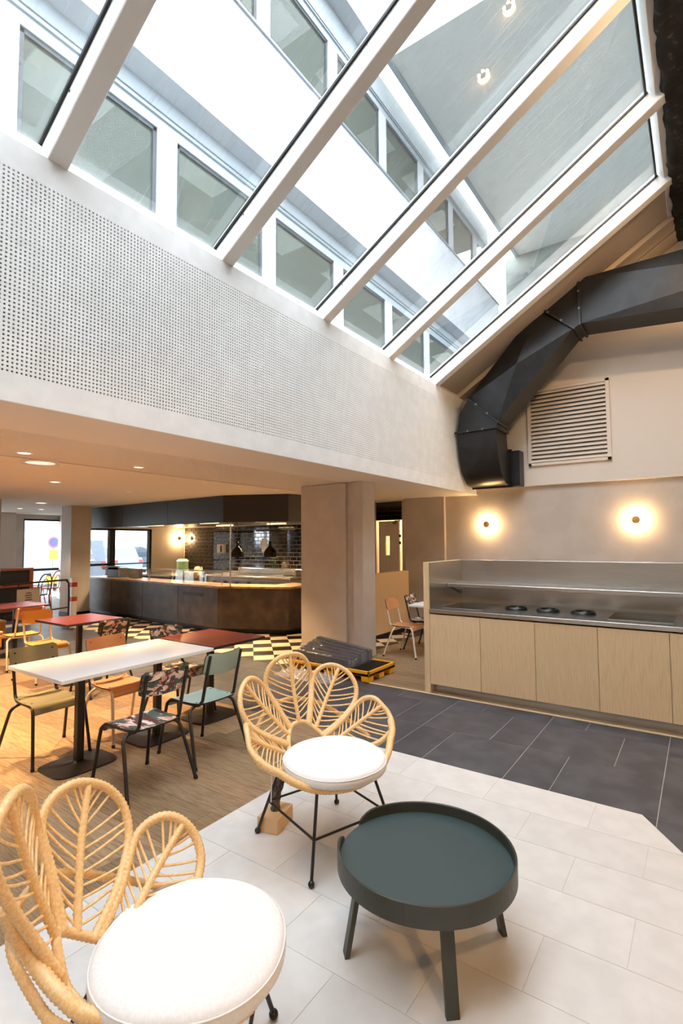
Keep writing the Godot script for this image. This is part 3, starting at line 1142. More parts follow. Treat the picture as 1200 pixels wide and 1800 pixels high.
func downlight(at: Vector3, r: float, label: String, e: float, col := WARM, half := 44.0, to := V3) -> void:
	var t := thing("downlight", label, "ceiling light", at, 0.0, "recessed ceiling lights")
	part(MB.new().lathe([Vector2(r * 0.72, 0.0), Vector2(r * 0.74, -0.004), Vector2(r, -0.005), Vector2(r * 1.02, 0.0)], 24), "bezel", M.white_bar, t)
	part(MB.new().lathe([Vector2(0, 0.003), Vector2(r * 0.7, 0.003), Vector2(r * 0.7, 0.07), Vector2(0, 0.07)], 16), "housing", M.black_metal, t)
	var lens := glow(Color(1.0, 0.90, 0.74), 4.0) if e > 0.0 else glow(Color(1.0, 0.88, 0.72), 0.3)
	part(MB.new().lathe([Vector2(0.0, -0.002), Vector2(r * 0.73, -0.002), Vector2(r * 0.73, 0.0)], 24), "lens", lens, t)
	if e != 0.0:
		spot(at + Vector3(0, -0.012, 0), (at + Vector3(0, -1, 0)) if to == V3 else to, col, absf(e), half, r * 0.6, 0.5, t)

func ceiling_lamps() -> void:
	downlight(Vector3(-5.31, 2.528, -2.29), 0.075, "small lit ceiling spot nearest the big round lamp", 13.0)
	downlight(Vector3(-5.28, 2.528, -3.50), 0.06, "small lit ceiling spot above the red and white tables", 11.5)
	downlight(Vector3(-7.46, 2.528, -3.63), 0.075, "small lit ceiling spot farther back over the dining chairs", 16.0)
	downlight(Vector3(-11.5, 2.528, -5.32), 0.12, "lit ceiling spot before the entrance area", 4.0, Color(1, 0.9, 0.78))
	downlight(Vector3(-13.6, 2.528, -6.3), 0.075, "lit ceiling spot near the top of the entrance window", 2.0, Color(1, 0.9, 0.78))
	downlight(Vector3(-13.6, 2.528, -5.8), 0.075, "leftmost lit ceiling spot by the entrance", 2.0, Color(1, 0.9, 0.78))
	downlight(Vector3(-5.82, 2.528, -4.92), 0.05, "flush deep recessed ceiling spot before the kitchen hood", -12.0)
	downlight(Vector3(-5.78, 2.528, -6.40), 0.05, "flush deep recessed ceiling spot left of the pier", -4.0)
	downlight(Vector3(-7.89, 2.528, -5.06), 0.05, "flush deep recessed ceiling spot above the far red table", -12.0)
	# out of view to the left and right, but their light falls into the picture
	downlight(Vector3(-5.31, 2.528, -0.9), 0.06, "ceiling spot left of the picture above the wood floor", 22.0)
	downlight(Vector3(-7.46, 2.528, -1.6), 0.06, "ceiling spot left of the picture over the far wood floor", 16.0)
	for e in [[Vector3(1.15, 2.62, -5.4), "pendant spotlight right of the picture above the counter end"], [Vector3(1.8, 2.62, 0.4), "pendant spotlight right of the viewer"]]:
		var ps := thing("pendant_spotlight", e[1], "spotlight", e[0], 0.0, "pendant spotlights")
		var dv: Vector3 = (Vector3(-1.0, 0.1, -2.1) - e[0]).normalized()
		var pb := Basis(Quaternion(Vector3.DOWN, dv))
		part(MB.new().lathe([Vector2(0.0, 0.10), Vector2(0.05, 0.10), Vector2(0.055, -0.09), Vector2(0.045, -0.10), Vector2(0.045, -0.06), Vector2(0, -0.06)], 20, V3, pb), "barrel", M.black_metal, ps)
		part(MB.new().lathe([Vector2(0, -0.062), Vector2(0.043, -0.062), Vector2(0.043, -0.058)], 20, V3, pb), "lens", glow(Color(1, 0.88, 0.7), 4.0), ps)
		part(MB.new().rod(V3, Vector3(0, 3.72, 0), 0.010), "stem", M.black_metal, ps)
		spot(e[0] + dv * 0.105, Vector3(-1.0, 0.1, -2.1), Color(1.0, 0.78, 0.52), 5.5, 46.0, 0.04, 0.6, ps)
	for e in [[Vector3(0.35, 6.22, -8.75), Vector3(-1.2, 4.0, -9.4), "black spotlight on the sprayed ceiling by the back wall", 1.6], [Vector3(0.45, 6.22, -6.2), Vector3(-1.6, 3.4, -9.4), "black spotlight on the sprayed ceiling right of the picture", 4.0], [Vector3(0.45, 6.22, -4.0), Vector3(-3.0, 3.0, -9.4), "black spotlight on the sprayed ceiling farther right of the picture", 4.0]]:
		var sp := thing("track_spotlight", e[2], "spotlight", e[0], 0.0, "black track spotlights")
		var dir: Vector3 = (e[1] - e[0]).normalized()
		var sb := Basis(Quaternion(Vector3.DOWN, dir))
		part(MB.new().lathe([Vector2(0.0, 0.10), Vector2(0.05, 0.10), Vector2(0.055, -0.09), Vector2(0.045, -0.10), Vector2(0.045, -0.06), Vector2(0, -0.06)], 20, Vector3(0, -0.12, 0), sb), "barrel", M.black_metal, sp)
		part(MB.new().lathe([Vector2(0, -0.062), Vector2(0.043, -0.062), Vector2(0.043, -0.058)], 20, Vector3(0, -0.12, 0), sb), "lens", glow(Color(1, 0.88, 0.7), 4.0), sp)
		part(MB.new().rod(Vector3(0, -0.12, 0), Vector3(0, 0.06, 0), 0.012), "stem", M.black_metal, sp)
		spot(e[0] + Vector3(0, -0.12, 0) + dir * 0.105, e[1], WARM, e[3], 48.0, 0.04, 0.8, sp)
	var t := thing("round_ceiling_lamp", "large round white recessed ceiling lamp with ring", "ceiling light", Vector3(-5.81, 2.528, -2.67))
	part(MB.new().lathe([Vector2(0.14, 0.0), Vector2(0.142, -0.006), Vector2(0.165, -0.006), Vector2(0.165, 0.0)], 40), "inner_ring", M.ceiling, t)
	part(MB.new().lathe([Vector2(0.195, 0.0), Vector2(0.197, -0.008), Vector2(0.212, -0.006), Vector2(0.214, 0.0)], 40), "outer_ring", M.white_bar, t)
	part(MB.new().lathe([Vector2(0.0, -0.003), Vector2(0.14, -0.003), Vector2(0.14, 0.0)], 40), "diffuser", glow(Color(1.0, 0.94, 0.88), 0.75), t)
	sconce(Vector3(-3.273, 1.964, -9.48), 0.0, "glowing round wall lamp nearer the pier, above the counter")
	sconce(Vector3(-0.848, 1.976, -9.48), 0.0, "glowing round wall lamp at the right above the counter")
	sconce(Vector3(2.35, 1.976, -9.48), 0.0, "round wall lamp right of the picture, mirrored in the skylight")
	sconce(Vector3(3.55, 1.976, -9.48), 0.0, "round wall lamp at the far right end of the back wall, mirrored in the skylight")
	sconce(Vector3(-12.60, 1.80, -9.66), PI / 2, "glowing round wall lamp beside the kitchen tiles")

# ---------------------------------------------------------------- open kitchen
func kitchen() -> void:
	var A := Vector2(-12.4, -6.85)
	var B := Vector2(-7.35, -6.55)
	var C := Vector2(-6.1, -7.08)
	var D := Vector2(-6.1, -7.9)
	var t := thing("kitchen_counter", "dark brown metal kitchen counter with angled corner", "counter", Vector3(-9.0, 0, -7.1))
	var o := Vector2(9.0, 7.1)
	var off := func(p: Vector2) -> Vector2: return p + o
	var poly := PackedVector2Array([A + Vector2(0, -0.03) + o, B + Vector2(0, -0.03) + o, C + Vector2(-0.03, -0.03) + o, D + Vector2(-0.03, 0) + o, Vector2(-6.7, -7.9) + o, Vector2(-6.7, -7.45) + o, Vector2(-7.55, -7.15) + o, Vector2(-12.4, -7.45) + o])
	part(MB.new().slab(poly, 0.09, 0.82), "carcass", M.corten, t)
	part(MB.new().slab(PackedVector2Array([A + Vector2(0, -0.10) + o, B + Vector2(-0.03, -0.10) + o, C + Vector2(-0.12, -0.06) + o, Vector2(-6.22, -7.8) + o, Vector2(-7.5, -7.2) + o, Vector2(-12.4, -7.4) + o]), 0.0, 0.09), "plinth", M.black, t)
	var us := [0.0, 0.234, 0.495, 0.753, 1.0]
	for i in 4:
		var p := A.lerp(B, us[i] + 0.0012) + o
		var q := A.lerp(B, us[i + 1] - 0.0012) + o
		var b := MB.new()
		b.prism(PackedVector3Array([Vector3(p.x, 0.09, p.y), Vector3(q.x, 0.09, q.y), Vector3(q.x, 0.815, q.y), Vector3(p.x, 0.815, p.y)]), Vector3(0, 0, -0.025))
		var pn := part(b, "front_panel", M.corten, t)
		if i == 3:
			var e := A.lerp(B, 0.782) + o
			var f := A.lerp(B, 0.91) + o
			b = MB.new()
			b.prism(PackedVector3Array([Vector3(e.x, 0.64, e.y), Vector3(f.x, 0.64, f.y), Vector3(f.x, 0.705, f.y), Vector3(e.x, 0.705, e.y)]), Vector3(0, 0, 0.006))
			part(b, "grip_slot", M.black, pn)
	for s in [[B, C], [C, D]]:
		var p: Vector2 = s[0].lerp(s[1], 0.003) + o
		var q: Vector2 = s[0].lerp(s[1], 0.997) + o
		var d: Vector2 = (q - p).normalized()
		part(MB.new().prism(PackedVector3Array([Vector3(p.x, 0.09, p.y), Vector3(q.x, 0.09, q.y), Vector3(q.x, 0.815, q.y), Vector3(p.x, 0.815, p.y)]), Vector3(d.y, 0, -d.x) * 0.025), "front_panel", M.corten, t)
	part(MB.new().slab(PackedVector2Array([A + Vector2(0, 0.02) + o, B + Vector2(0.01, 0.02) + o, C + Vector2(0.02, 0.01) + o, D + Vector2(0.02, 0) + o, Vector2(-6.7, -7.9) + o, Vector2(-6.7, -7.42) + o, Vector2(-7.55, -7.12) + o, Vector2(-12.4, -7.42) + o]), 0.82, 0.855), "worktop", M.copper_top, t)
	# glass guards
	var gg := 0
	for s in [[0.24, 0.49], [0.50, 0.74], [0.75, 0.985]]:
		var p := A.lerp(B, s[0]) + Vector2(0, -0.16)
		var q := A.lerp(B, s[1]) + Vector2(0, -0.16)
		var w := thing("glass_guard", ["clear glass guard standing farthest left on the kitchen counter", "middle clear glass guard on the kitchen counter", "clear glass guard on the kitchen counter nearest the angled corner"][gg], "glass guard", Vector3(p.x, 0.856, p.y), 0.0, "glass guards on the kitchen counter")
		gg += 1
		var d := q - p
		var b := MB.new()
		b.prism(PackedVector3Array([Vector3(0, 0, 0), Vector3(d.x, 0, d.y), Vector3(d.x, 0.24, d.y), Vector3(0, 0.24, 0)]), Vector3(0, 0, 0.008))
		part(b, "pane", M.glass, w)
		b = MB.new()
		b.prism(PackedVector3Array([Vector3(0, 0.242, 0.01), Vector3(d.x, 0.242, d.y + 0.01), Vector3(d.x, 0.242, d.y - 0.24), Vector3(0, 0.242, -0.24)]), Vector3(0, 0.008, 0))
		part(b, "top_shelf", M.glass, w)
		for e in [Vector2(0, 0), d]:
			part(MB.new().rod(Vector3(e.x, 0, e.y), Vector3(e.x, 0.24, e.y), 0.008), "support", M.steel, w)
	var pole := thing("steel_pole", "slim steel pole between kitchen counter and hood", "pole", Vector3(-7.15, 0.856, -6.66))
	part(MB.new().rod(V3, Vector3(0, 1.16, 0), 0.013, 10), "shaft", M.steel, pole)
	part(MB.new().lathe([Vector2(0, 0), Vector2(0.03, 0), Vector2(0.03, 0.008), Vector2(0.013, 0.012)], 16), "foot", M.steel, pole)
	# hood
	var h := thing("kitchen_hood", "long matt black extractor hood over the kitchen counter", "extractor hood", Vector3(-9.0, 2.03, -7.1))
	var H0 := Vector2(-12.6, -6.87)
	var H1 := Vector2(-7.21, -6.54)
	var H2 := Vector2(-6.08, -7.05)
	var H3 := Vector2(-5.9, -7.9)
	var skin := [H0, H1, H2, H3]
	for i in 3:
		var segs := 3 if i == 0 else 1
		for k in segs:
			var p: Vector2 = skin[i].lerp(skin[i + 1], float(k) / segs + 0.001) + o
			var q: Vector2 = skin[i].lerp(skin[i + 1], (k + 1.0) / segs - 0.001) + o
			var d: Vector2 = (q - p).normalized()
			part(MB.new().prism(PackedVector3Array([Vector3(p.x, 0, p.y), Vector3(q.x, 0, q.y), Vector3(q.x, 0.5, q.y), Vector3(p.x, 0.5, p.y)]), Vector3(d.y, 0, -d.x) * 0.03), "skirt_panel", M.hood, h)
	part(MB.new().slab(PackedVector2Array([H0 + o, H1 + Vector2(-0.02, -0.03) + o, H2 + Vector2(-0.03, -0.03) + o, H3 + o, Vector2(-5.9, -9.0) + o, Vector2(-12.6, -9.0) + o]), 0.06, 0.10), "steel_underside", M.steel_rough, h)
	var fl := MB.new().box(V3, Vector3(0.03, 0.03, 0.30)).mesh()
	for k in 22:
		put(fl, "filter_bar", M.steel, h, Vector3(-7.75 + k * 0.065, 2.075, -7.75) - h.position)
	for e in [[-8.6, -7.4], [-7.1, -7.5], [-10.6, -7.5], [-9.6, -8.75], [-7.9, -8.75]]:
		var lm := part(MB.new().box(V3, Vector3(0.5, 0.02, 0.1)), "strip_lamp", glow(Color(1, 0.86, 0.62), 3.0), h, Vector3(e[0], 2.078, e[1]) - h.position)
		spot(Vector3(e[0], 2.06, e[1]), Vector3(e[0], 0, e[1]), Color(1, 0.86, 0.66), 9.0, 70.0, 0.15, 0.7, lm)
	# heat lamps
	for e in [[-7.18, -6.86, "black dome heat lamp over the counter nearer the steel pole"], [-6.57, -7.10, "black dome heat lamp over the counter nearer the pier"]]:
		var l := thing("heat_lamp", e[2], "heat lamp", Vector3(e[0], 1.39, e[1]), 0.0, "heat lamps over the counter")
		part(MB.new().lathe([Vector2(0.128, 0.0), Vector2(0.13, 0.03), Vector2(0.118, 0.09), Vector2(0.08, 0.15), Vector2(0.045, 0.18), Vector2(0.03, 0.20), Vector2(0.03, 0.26), Vector2(0.014, 0.29), Vector2(0.0, 0.295)], 28), "shade", mat(c8(28, 22, 20), 0.18, 0.5), l)
		part(MB.new().ball(Vector3(0, 0.07, 0), 0.05), "bulb", glow(Color(1, 0.72, 0.4), 3.0), l)
		part(MB.new().rod(Vector3(0, 0.29, 0), Vector3(0, 0.70, 0), 0.006, 6), "cord", M.black, l)
		spot(l.position + Vector3(0, 0.0, 0), l.position - Vector3(0, 1, 0), Color(1, 0.78, 0.52), 1.8, 50.0, 0.05, 0.6, l)
	# range and worktops behind
	var r := thing("cooking_range", "stainless steel cooking range behind the counter", "cooking range", Vector3(-8.06, 0, -8.32))
	part(MB.new().span(Vector3(-1.1, 0.0, -0.45), Vector3(1.3, 0.90, 0.45), 0.01), "body", M.steel_rough, r)
	part(MB.new().span(Vector3(-1.15, 0.90, -0.5), Vector3(1.35, 0.955, 0.5), 0.012), "top", M.steel, r)
	for k in 3:
		part(MB.new().span(Vector3(-0.9 + k * 0.72, 0.955, -0.38), Vector3(-0.32 + k * 0.72, 0.962, 0.36), 0.003), "griddle_plate", M.black_metal, r)
	part(MB.new().span(Vector3(-1.1, 0.955, -0.5), Vector3(1.3, 1.06, -0.46), 0.004), "splash_rim", M.steel, r)
	part(MB.new().span(Vector3(0.85, 0.955, -0.2), Vector3(1.2, 1.07, 0.15), 0.02), "pan", M.steel, r)
	for k in 6:
		part(MB.new().lathe([Vector2(0, 0.03), Vector2(0.02, 0.03), Vector2(0.024, 0.0)], 12, Vector3(-0.9 + k * 0.36, 0.80, 0.45), Basis(Vector3(1, 0, 0), PI / 2)), "knob", M.black_metal, r)
	var wk := thing("back_worktop", "black back worktop along the kitchen window", "worktop", Vector3(-11.2, 0, -8.6))
	part(MB.new().span(Vector3(-1.38, 0, -0.9), Vector3(1.2, 0.82, 0.5), 0.006), "cabinet", M.black, wk)
	part(MB.new().span(Vector3(-1.38, 0.82, -0.92), Vector3(1.22, 0.86, 0.52), 0.004), "slab", M.steel_rough, wk)
	var k1 := thing("food_container", "tall green container with clear lid on the kitchen worktop", "container", Vector3(-10.55, 0.862, -8.25))
	part(MB.new().lathe([Vector2(0, 0), Vector2(0.12, 0), Vector2(0.135, 0.02), Vector2(0.14, 0.34), Vector2(0.13, 0.35), Vector2(0, 0.35)], 24), "tub", mat(c8(92, 118, 84), 0.35), k1)
	part(MB.new().lathe([Vector2(0.145, 0.34), Vector2(0.15, 0.36), Vector2(0.10, 0.40), Vector2(0, 0.40)], 24), "lid", mat(c8(214, 216, 208), 0.3), k1)
	var k2 := thing("cream_kettle", "cream kettle on the kitchen worktop beside the green container", "kettle", Vector3(-10.05, 0.862, -8.3))
	part(MB.new().lathe([Vector2(0, 0), Vector2(0.09, 0), Vector2(0.10, 0.02), Vector2(0.085, 0.14), Vector2(0.07, 0.2), Vector2(0.05, 0.22), Vector2(0, 0.23)], 24), "body", mat(c8(226, 208, 172), 0.35), k2)
	part(MB.new().tube(smooth_path([Vector3(0.08, 0.19, 0), Vector3(0.15, 0.2, 0), Vector3(0.16, 0.1, 0), Vector3(0.09, 0.05, 0)], 5), 0.012), "handle", mat(c8(226, 208, 172), 0.35), k2)
	var k3 := thing("soap_dispenser", "white box dispenser mounted on black kitchen tiles", "dispenser", Vector3(-10.9, 1.38, -9.885))
	part(MB.new().span(Vector3(-0.12, 0, 0), Vector3(0.12, 0.24, 0.14), 0.015), "case", M.white_bar, k3)
	part(MB.new().span(Vector3(0.04, 0.03, 0.14), Vector3(0.10, 0.2, 0.146)), "window_strip", M.black, k3)
	var k4 := thing("paper_sheet", "white paper sheet taped to black kitchen tiles", "paper", Vector3(-9.35, 1.42, -9.884))
	part(MB.new().span(Vector3(-0.09, 0, 0), Vector3(0.09, 0.34, 0.003)), "sheet", M.white_bar, k4)
	var k5 := thing("till_machine", "black till machine at the left end of the kitchen counter", "machine", Vector3(-11.7, 0.856, -7.15))
	part(MB.new().span(Vector3(-0.1, 0, -0.16), Vector3(0.45, 0.24, 0.12), 0.01), "body", M.black, k5)
	part(MB.new().span(Vector3(-0.34, 0.17, -0.14), Vector3(0.46, 0.25, 0.12), 0.01), "top", M.black, k5)
	var k6 := thing("menu_box", "small dark box on the kitchen counter", "box", Vector3(-10.75, 0.856, -7.1))
	part(MB.new().span(Vector3(-0.15, 0, -0.08), Vector3(0.15, 0.22, 0.08), 0.008), "body", mat(c8(58, 42, 36), 0.4), k6)
	part(MB.new().span(Vector3(-0.11, 0.12, 0.08), Vector3(0.11, 0.128, 0.084)), "stripe", M.steel, k6)
	for e in [[-9.95, "stack of pale bowls on the worktop by the window"], [-9.7, "second stack of pale bowls on the worktop by the window"]]:
		var bw := thing("bowl_stack", e[1], "bowls", Vector3(e[0], 0.862, -7.9), 0.0, "bowl stacks in the kitchen")
		for k in 3:
			part(MB.new().lathe([Vector2(0, 0), Vector2(0.05, 0), Vector2(0.11, 0.05), Vector2(0.105, 0.05), Vector2(0.045, 0.008), Vector2(0, 0.008)], 20), "bowl", mat(c8(226, 208, 160), 0.4), bw, Vector3(0, k * 0.035, 0))
	var rd := thing("roller_shutter", "narrow steel roller shutter beside the pier", "shutter", Vector3(-6.35, 0.86, -8.7))
	part(MB.new().span(Vector3(-0.05, -0.86, 0), Vector3(0.02, 1.16, 0.06)), "post", M.steel, rd)
	for k in 30:
		part(MB.new().span(Vector3(0.02, k * 0.038, 0.01), Vector3(0.75, k * 0.038 + 0.034, 0.03), 0.003), "slat", M.steel_rough, rd)

# ---------------------------------------------------------------- entrance and street
func entrance() -> void:
	var w := setting("wall_entrance", "beige wall around the entrance window")
	var b := MB.new()
	b.span(Vector3(-16.4, 0, -7.03), Vector3(-16.2, 2.53, -6.0))
	b.span(Vector3(-16.4, 2.38, -6.0), Vector3(-16.2, 2.53, -0.8))
	b.span(Vector3(-16.4, 0, -0.8), Vector3(-16.2, 2.53, 3.0))
	b.span(Vector3(-16.4, 2.38, -8.3), Vector3(-16.2, 2.53, -7.03))
	b.prism(PackedVector3Array([Vector3(-16.4, 0, -8.12), Vector3(-16.2, 0, -8.12), Vector3(-12.6, 0, -6.92), Vector3(-12.8, 0, -7.0)]), Vector3(0, 2.53, 0))
	part(b, "plaster", M.grey_light, w)
	part(MB.new().span(Vector3(-16.2, 0, -6.62), Vector3(-15.7, 2.53, -6.1), 0.005), "pilaster", M.upper, w)
	var k := setting("window_2", "tall entrance window onto the bright street")
	b = MB.new()
	b.span(Vector3(-16.32, 0.86, -8.14), Vector3(-16.2, 0.93, -7.03))
	b.span(Vector3(-16.32, 2.35, -8.14), Vector3(-16.2, 2.40, -7.03))
	b.span(Vector3(-16.32, 0.0, -7.06), Vector3(-16.2, 2.4, -7.03))
	part(b, "frame", M.black_metal, k)
	part(MB.new().span(Vector3(-16.27, 0.0, -8.12), Vector3(-16.262, 2.38, -7.05)), "pane", M.glass, k)
	var k2 := setting("window_10", "wide shop window left of the picture")
	part(MB.new().span(Vector3(-16.27, 0.0, -6.0), Vector3(-16.262, 2.38, -0.8)), "pane", M.glass, k2)
	for z in [-6.0, -4.3, -2.55, -0.85]:
		part(MB.new().span(Vector3(-16.32, 0, z), Vector3(-16.2, 2.38, z + 0.05)), "mullion", M.black_metal, k2)
	# crowd barrier with a taped notice
	var t := thing("crowd_barrier", "dark red tubular barrier with a paper notice before the entrance", "barrier", Vector3(-10.2, 0, -5.28))
	var tube := mat(c8(70, 24, 20), 0.4)
	var d := Vector3(0.37, 0, 1.30)
	part(MB.new().tube(smooth_path([Vector3(0, 0.02, 0), Vector3(0, 0.80, 0), d * 0.04 + Vector3(0, 0.93, 0), d * 0.12 + Vector3(0, 0.955, 0), d + Vector3(0, 0.955, 0)], 6), 0.018), "top_tube", tube, t)
	part(MB.new().rod(Vector3(0, 0.42, 0), d + Vector3(0, 0.42, 0), 0.014), "lower_rail", tube, t)
	part(MB.new().rod(d * 0.8, d * 0.8 + Vector3(0, 0.95, 0), 0.014), "upright", tube, t)
	part(MB.new().box(Vector3(0, 0.012, 0), Vector3(0.34, 0.024, 0.06), 0.008), "foot", tube, t)
	var bd := Basis(Vector3(0, 1, 0), atan2(d.x, d.z) - PI / 2)
	var pn := part(MB.new().box(d * 0.66 + Vector3(0.03, 0.72, 0), Vector3(0.46, 0.27, 0.004), 0.0, bd), "paper_notice", mat(c8(226, 220, 216), 0.8), t)
	for e in 4:
		part(MB.new().box(d * 0.66 + Vector3(0.034, 0.78 - e * 0.04, 0), Vector3([0.1, 0.14, 0.12, 0.14][e], 0.016, 0.006), 0.0, bd), "print_line", mat(c8(90, 84, 84), 0.8), pn)
	var ps := thing("warning_post", "white post with red bands beside the barrier", "post", Vector3(-10.30, 0, -5.42))
	part(MB.new().span(Vector3(-0.05, 0, -0.05), Vector3(0.05, 0.98, 0.05), 0.004), "post", M.white_bar, ps)
	for y in [0.08, 0.52, 0.80]:
		part(MB.new().span(Vector3(-0.053, y, -0.053), Vector3(0.053, y + 0.09, 0.053)), "band", mat(c8(196, 66, 40), 0.5), ps)
	# dark cupboard
	var cb := thing("dark_cupboard", "dark cupboard with brown wooden frame beside the left column", "cupboard", Vector3(-12.6, 0, -5.2))
	part(MB.new().span(Vector3(-0.5, 0, -0.32), Vector3(0.3, 1.12, 0.3), 0.01), "body", M.black, cb)
	for y in [0.2, 0.72, 1.08]:
		part(MB.new().span(Vector3(0.3, y, -0.32), Vector3(0.32, y + 0.05, 0.3)), "rail", mat(c8(122, 62, 34), 0.5), cb)
	part(MB.new().span(Vector3(0.3, 0, -0.36), Vector3(0.325, 1.13, -0.28)), "stile", mat(c8(122, 62, 34), 0.5), cb)
	bistro("bistro_chair", Vector3(-14.6, 0, -7.05), -1.2, c8(206, 84, 40), "orange bentwood chair by the entrance window, seat to the right")
	bistro("bistro_chair", Vector3(-15.2, 0, -6.95), 2.4, c8(206, 84, 40), "orange bentwood chair by the entrance window, partly hidden by the notice")
	bistro("bistro_chair", Vector3(-12.9, 0, -5.95), 0.4, c8(34, 26, 26), "dark bentwood chair behind the paper notice")

func bistro(called: String, at: Vector3, turn: float, col: Color, label: String) -> void:
	var t := thing(called, label, "chair", at, turn, "bentwood chairs at the entrance")
	var m := mat(col, 0.45)
	part(MB.new().lathe([Vector2(0, 0.45), Vector2(0.2, 0.45), Vector2(0.21, 0.465), Vector2(0.2, 0.48), Vector2(0, 0.475)], 24), "seat", m, t)
	for s in [-1.0, 1.0]:
		part(MB.new().tube(smooth_path([Vector3(s * 0.18, 0, 0.2), Vector3(s * 0.15, 0.25, 0.16), Vector3(s * 0.14, 0.46, 0.14)], 4), 0.013), "leg", m, t)
		part(MB.new().tube(smooth_path([Vector3(s * 0.2, 0, -0.24), Vector3(s * 0.17, 0.3, -0.18), Vector3(s * 0.16, 0.46, -0.16)], 4), 0.013), "leg", m, t)
	part(MB.new().tube(smooth_path([Vector3(-0.17, 0.45, -0.17), Vector3(-0.18, 0.7, -0.22), Vector3(-0.12, 0.88, -0.26), Vector3(0, 0.93, -0.27), Vector3(0.12, 0.88, -0.26), Vector3(0.18, 0.7, -0.22), Vector3(0.17, 0.45, -0.17)], 5), 0.014), "back_hoop", m, t)
	part(MB.new().tube(smooth_path([Vector3(-0.08, 0.46, -0.18), Vector3(-0.09, 0.68, -0.22), Vector3(0, 0.82, -0.25), Vector3(0.09, 0.68, -0.22), Vector3(0.08, 0.46, -0.18)], 5), 0.010), "inner_hoop", m, t)

func street() -> void:
	var g := thing("street_ground", "pale street pavement outside the windows", "pavement")
	part(MB.new().span(Vector3(-50, -0.2, -50), Vector3(-16.41, -0.02, 8)), "paving", mat(c8(176, 174, 170), 0.9), g)
	part(MB.new().span(Vector3(-16.41, -0.2, -40), Vector3(-12.8, -0.02, -12.1)), "paving", mat(c8(176, 174, 170), 0.9), g)
	var s := thing("shutter_facade", "white facade of horizontal panels across the street", "building", Vector3(-34, 0, -15))
	var wm := mat(c8(238, 238, 238), 0.7)
	for k in 13:
		part(MB.new().span(Vector3(0, k * 0.5, -16), Vector3(0.2, k * 0.5 + 0.48, 14), 0.004), "panel", wm, s)
	part(MB.new().span(Vector3(0.05, 0, -16), Vector3(0.12, 6.4, 14)), "joint", mat(c8(186, 186, 186), 0.8), s)
	tag(part(MB.new().span(Vector3(-33.797, 1.0, -15.9), Vector3(-33.78, 2.1, -15.1)), "wall_poster", mat(c8(150, 150, 166), 0.7)), "small grey notice on the white facade across the street", "poster")
	# no parking sign on its post
	var ns := thing("parking_sign", "blue and red round sign over yellow plates on a grey post", "road sign", Vector3(-18.4, 0, -8.95))
	part(MB.new().rod(V3, Vector3(0, 2.0, 0), 0.03), "post", M.steel_rough, ns)
	var face := Basis(Vector3(0, 0, 1), -PI / 2)
	part(MB.new().lathe([Vector2(0, 0), Vector2(0.2, 0), Vector2(0.2, 0.012), Vector2(0, 0.012)], 28, Vector3(0.035, 1.72, 0), face), "red_disc", mat(c8(214, 120, 110), 0.5), ns)
	part(MB.new().lathe([Vector2(0, 0.012), Vector2(0.15, 0.012), Vector2(0.15, 0.018), Vector2(0, 0.018)], 28, Vector3(0.035, 1.72, 0), face), "blue_disc", mat(c8(84, 92, 176), 0.5), ns)
	part(MB.new().span(Vector3(0.03, 1.12, -0.16), Vector3(0.045, 1.45, 0.14)), "yellow_plate", mat(c8(238, 206, 60), 0.5), ns)
	part(MB.new().span(Vector3(0.03, 0.30, -0.22), Vector3(0.045, 0.55, 0.25)), "yellow_plate", mat(c8(238, 206, 60), 0.5), ns)
	# parked van and cars
	van()
	car("parked_car", Vector3(-25.4, 0, -14.95), c8(120, 138, 152), "pale silver car parked behind the van, seen through the kitchen window")
	car("parked_car", Vector3(-25.6, 0, -17.1), c8(110, 126, 140), "farther pale car at the right of the kitchen window")

func side_prism(b: MB, prof: Array, x0: float, x1: float) -> MB:
	var p := PackedVector3Array()
	for q in prof:
		p.append(Vector3(x0, q.y, q.x))
	return b.prism(p, Vector3(x1 - x0, 0, 0))

func wheel(b: MB, c: Vector3, r: float) -> MB:
	return b.lathe([Vector2(0, -0.1), Vector2(r * 0.9, -0.1), Vector2(r, -0.07), Vector2(r, 0.07), Vector2(r * 0.9, 0.1), Vector2(0, 0.1)], 24, c, Basis(Vector3(0, 0, 1), PI / 2))

